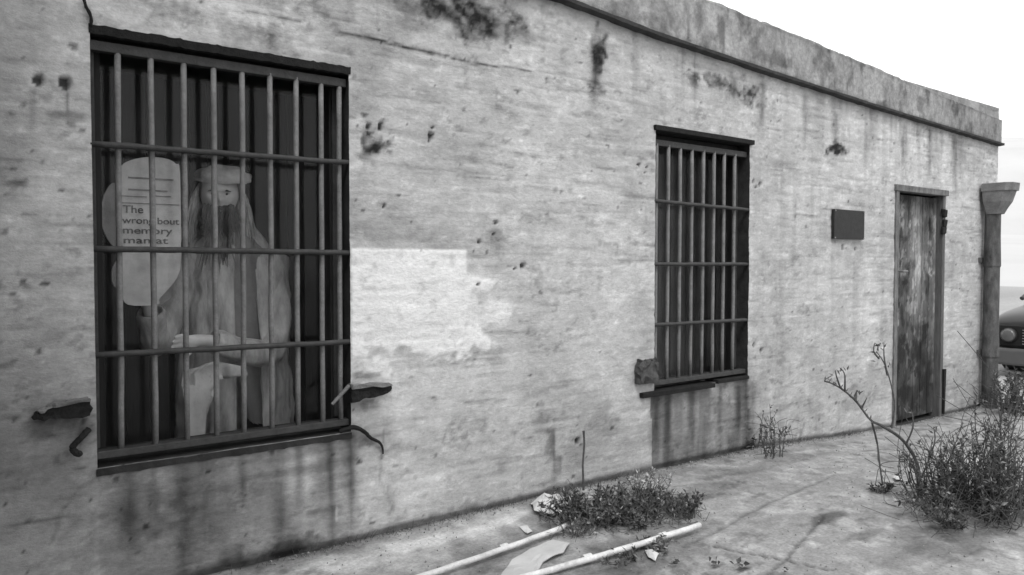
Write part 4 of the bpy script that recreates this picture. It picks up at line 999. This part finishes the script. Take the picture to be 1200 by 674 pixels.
for s in (1, -1): tube(bm, [pelvis+Vector((s*.09, 0, -.02)), Vector((pelvis.x+s*.12, YP+.05, .56)), Vector((pelvis.x+s*.12, YP+.1, fl+.07))], [.12, .085, .07], 20)
bobj('trousers', bm, M['trousers'], PE, True)
for s in (1, -1):
    bm = bmesh.new(); x = pelvis.x+s*.13; tube(bm, [(x, YP+.15, fl+.045), (x, YP+.06, fl+.06), (x, YP-.04, fl+.04), (x+s*.01, YP-.12, fl+.03)], [.04, .052, .045, .03], 16); bobj('shoe', bm, M['ink'], PE, True)
# pale rag over the forearm
rag_pts = [(214, 436), (228, 432), (250, 424), (268, 426), (286, 430), (290, 440), (272, 442), (256, 446), (246, 462), (242, 490), (240, 524), (234, 548), (224, 545), (222, 500), (218, 465), (212, 452)]
bm = bmesh.new(); yr = YP-.24
prism(bm, [w3(x, y, yr) for x, y in rag_pts], (0, .012, 0)); bmesh.ops.triangulate(bm, faces=[f for f in bm.faces if len(f.verts) > 4])
bmesh.ops.subdivide_edges(bm, edges=bm.edges, cuts=3, use_grid_fill=True)
for v in bm.verts: v.co.y += .03*mnoise.noise(v.co*14)+.012*math.sin(v.co.x*90)
props(bobj('rag', bm, M['cloth'], None, True, recalc=True), 'pale crumpled rag hanging from the hand of the person behind the bars', 'rag')

# placard held at the left of the window
yb = YP-.28
def wpt(x, y, Y): return at(x, y, Y)
out = [(139, 200), (146, 191), (160, 186), (176, 184), (195, 186), (206, 192), (211, 203), (212, 300), (209, 322), (198, 338), (187, 350), (184, 357), (150, 357), (143, 340), (141, 300), (139, 290)]
PL = thing('placard', 'pale round topped placard with ruled lines and printed words held beside the person', 'placard', wpt(176, 357, yb))
ctr = wpt(176, 270, yb)
out = [(p.x, p.z) for p in spline([Vector((x, 0, y)) for x, y in out+out[:1]], 4)[:-1]]
bm = bmesh.new(); prism(bm, [wpt(x, y, yb) for x, y in out], (0, .012, 0)); bobj('front_board', bm, M['board'], PL)
bk = [(122, 228), (130, 216), (141, 214), (200, 214), (200, 350), (140, 340), (131, 318), (139, 300), (134, 290), (126, 280), (119, 262), (118, 245)]
bk = [(p.x, p.z) for p in spline([Vector((x, 0, y)) for x, y in bk+bk[:1]], 4)[:-1]]
bm = bmesh.new(); prism(bm, [wpt(x, y, yb+.03) for x, y in bk], (0, .012, 0)); bobj('rear_board', bm, mat('darker_board', .24, .85, .3, 7, .3, 40), PL)
bm = bmesh.new()
for x0, x1, y in ((150, 203, 207), (150, 196, 221), (141, 172, 229), (141, 210, 237), (176, 200, 229)):
    p, q = wpt(x0, y, yb), wpt(x1, y+.4, yb); box(bm, p.x, q.x, yb-.003, yb+.001, p.z-(.007 if y < 225 else .0035), p.z)
bobj('ruled_line', bm, mat('faded_ink', .17, .8, .4, 30, .1, 40), PL)
def text(s, x, y, hpx, parent, m, widthpx=None, Y=yb-.002):
    cu = bpy.data.curves.new('t', 'FONT'); cu.body = s; cu.size = 1; cu.extrude = .02; cu.offset = .012; o = bpy.data.objects.new('t', cu); scn.collection.objects.link(o)
    dg = bpy.context.evaluated_depsgraph_get(); dg.update(); me = bpy.data.meshes.new_from_object(o.evaluated_get(dg)); bpy.data.objects.remove(o)
    p = wpt(x, y, Y); p2 = wpt(x, y-hpx, Y); sc = (p2.z-p.z)/.72; xs_ = [v.co.x for v in me.vertices]; sx = sc
    if widthpx: sx = (wpt(x+widthpx, y, Y).x-p.x)/(max(xs_)-min(xs_))
    for v in me.vertices: c = v.co.copy(); v.co = Vector((p.x+(c.x-min(xs_))*sx, p.y-c.z*.05, p.z+c.y*sc))
    me.materials.clear(); o = link('lettering', me, m, parent, False, True); return o
ik = mat('worn_ink', .10, .8, .5, 60, .1, 40)
text('The', 144, 249, 9, PL, ik, 24); text('wrong bout', 143, 261.5, 8, PL, ik, 67); text('memory', 144, 273.5, 8.5, PL, ik, 58); text('man at', 145, 285, 8, PL, ik, 52)

# clean up: any stray unlabelled state
for o in scn.objects:
    if o.type == 'MESH' and not o.data.materials: o.data.materials.append(M['reveal'])
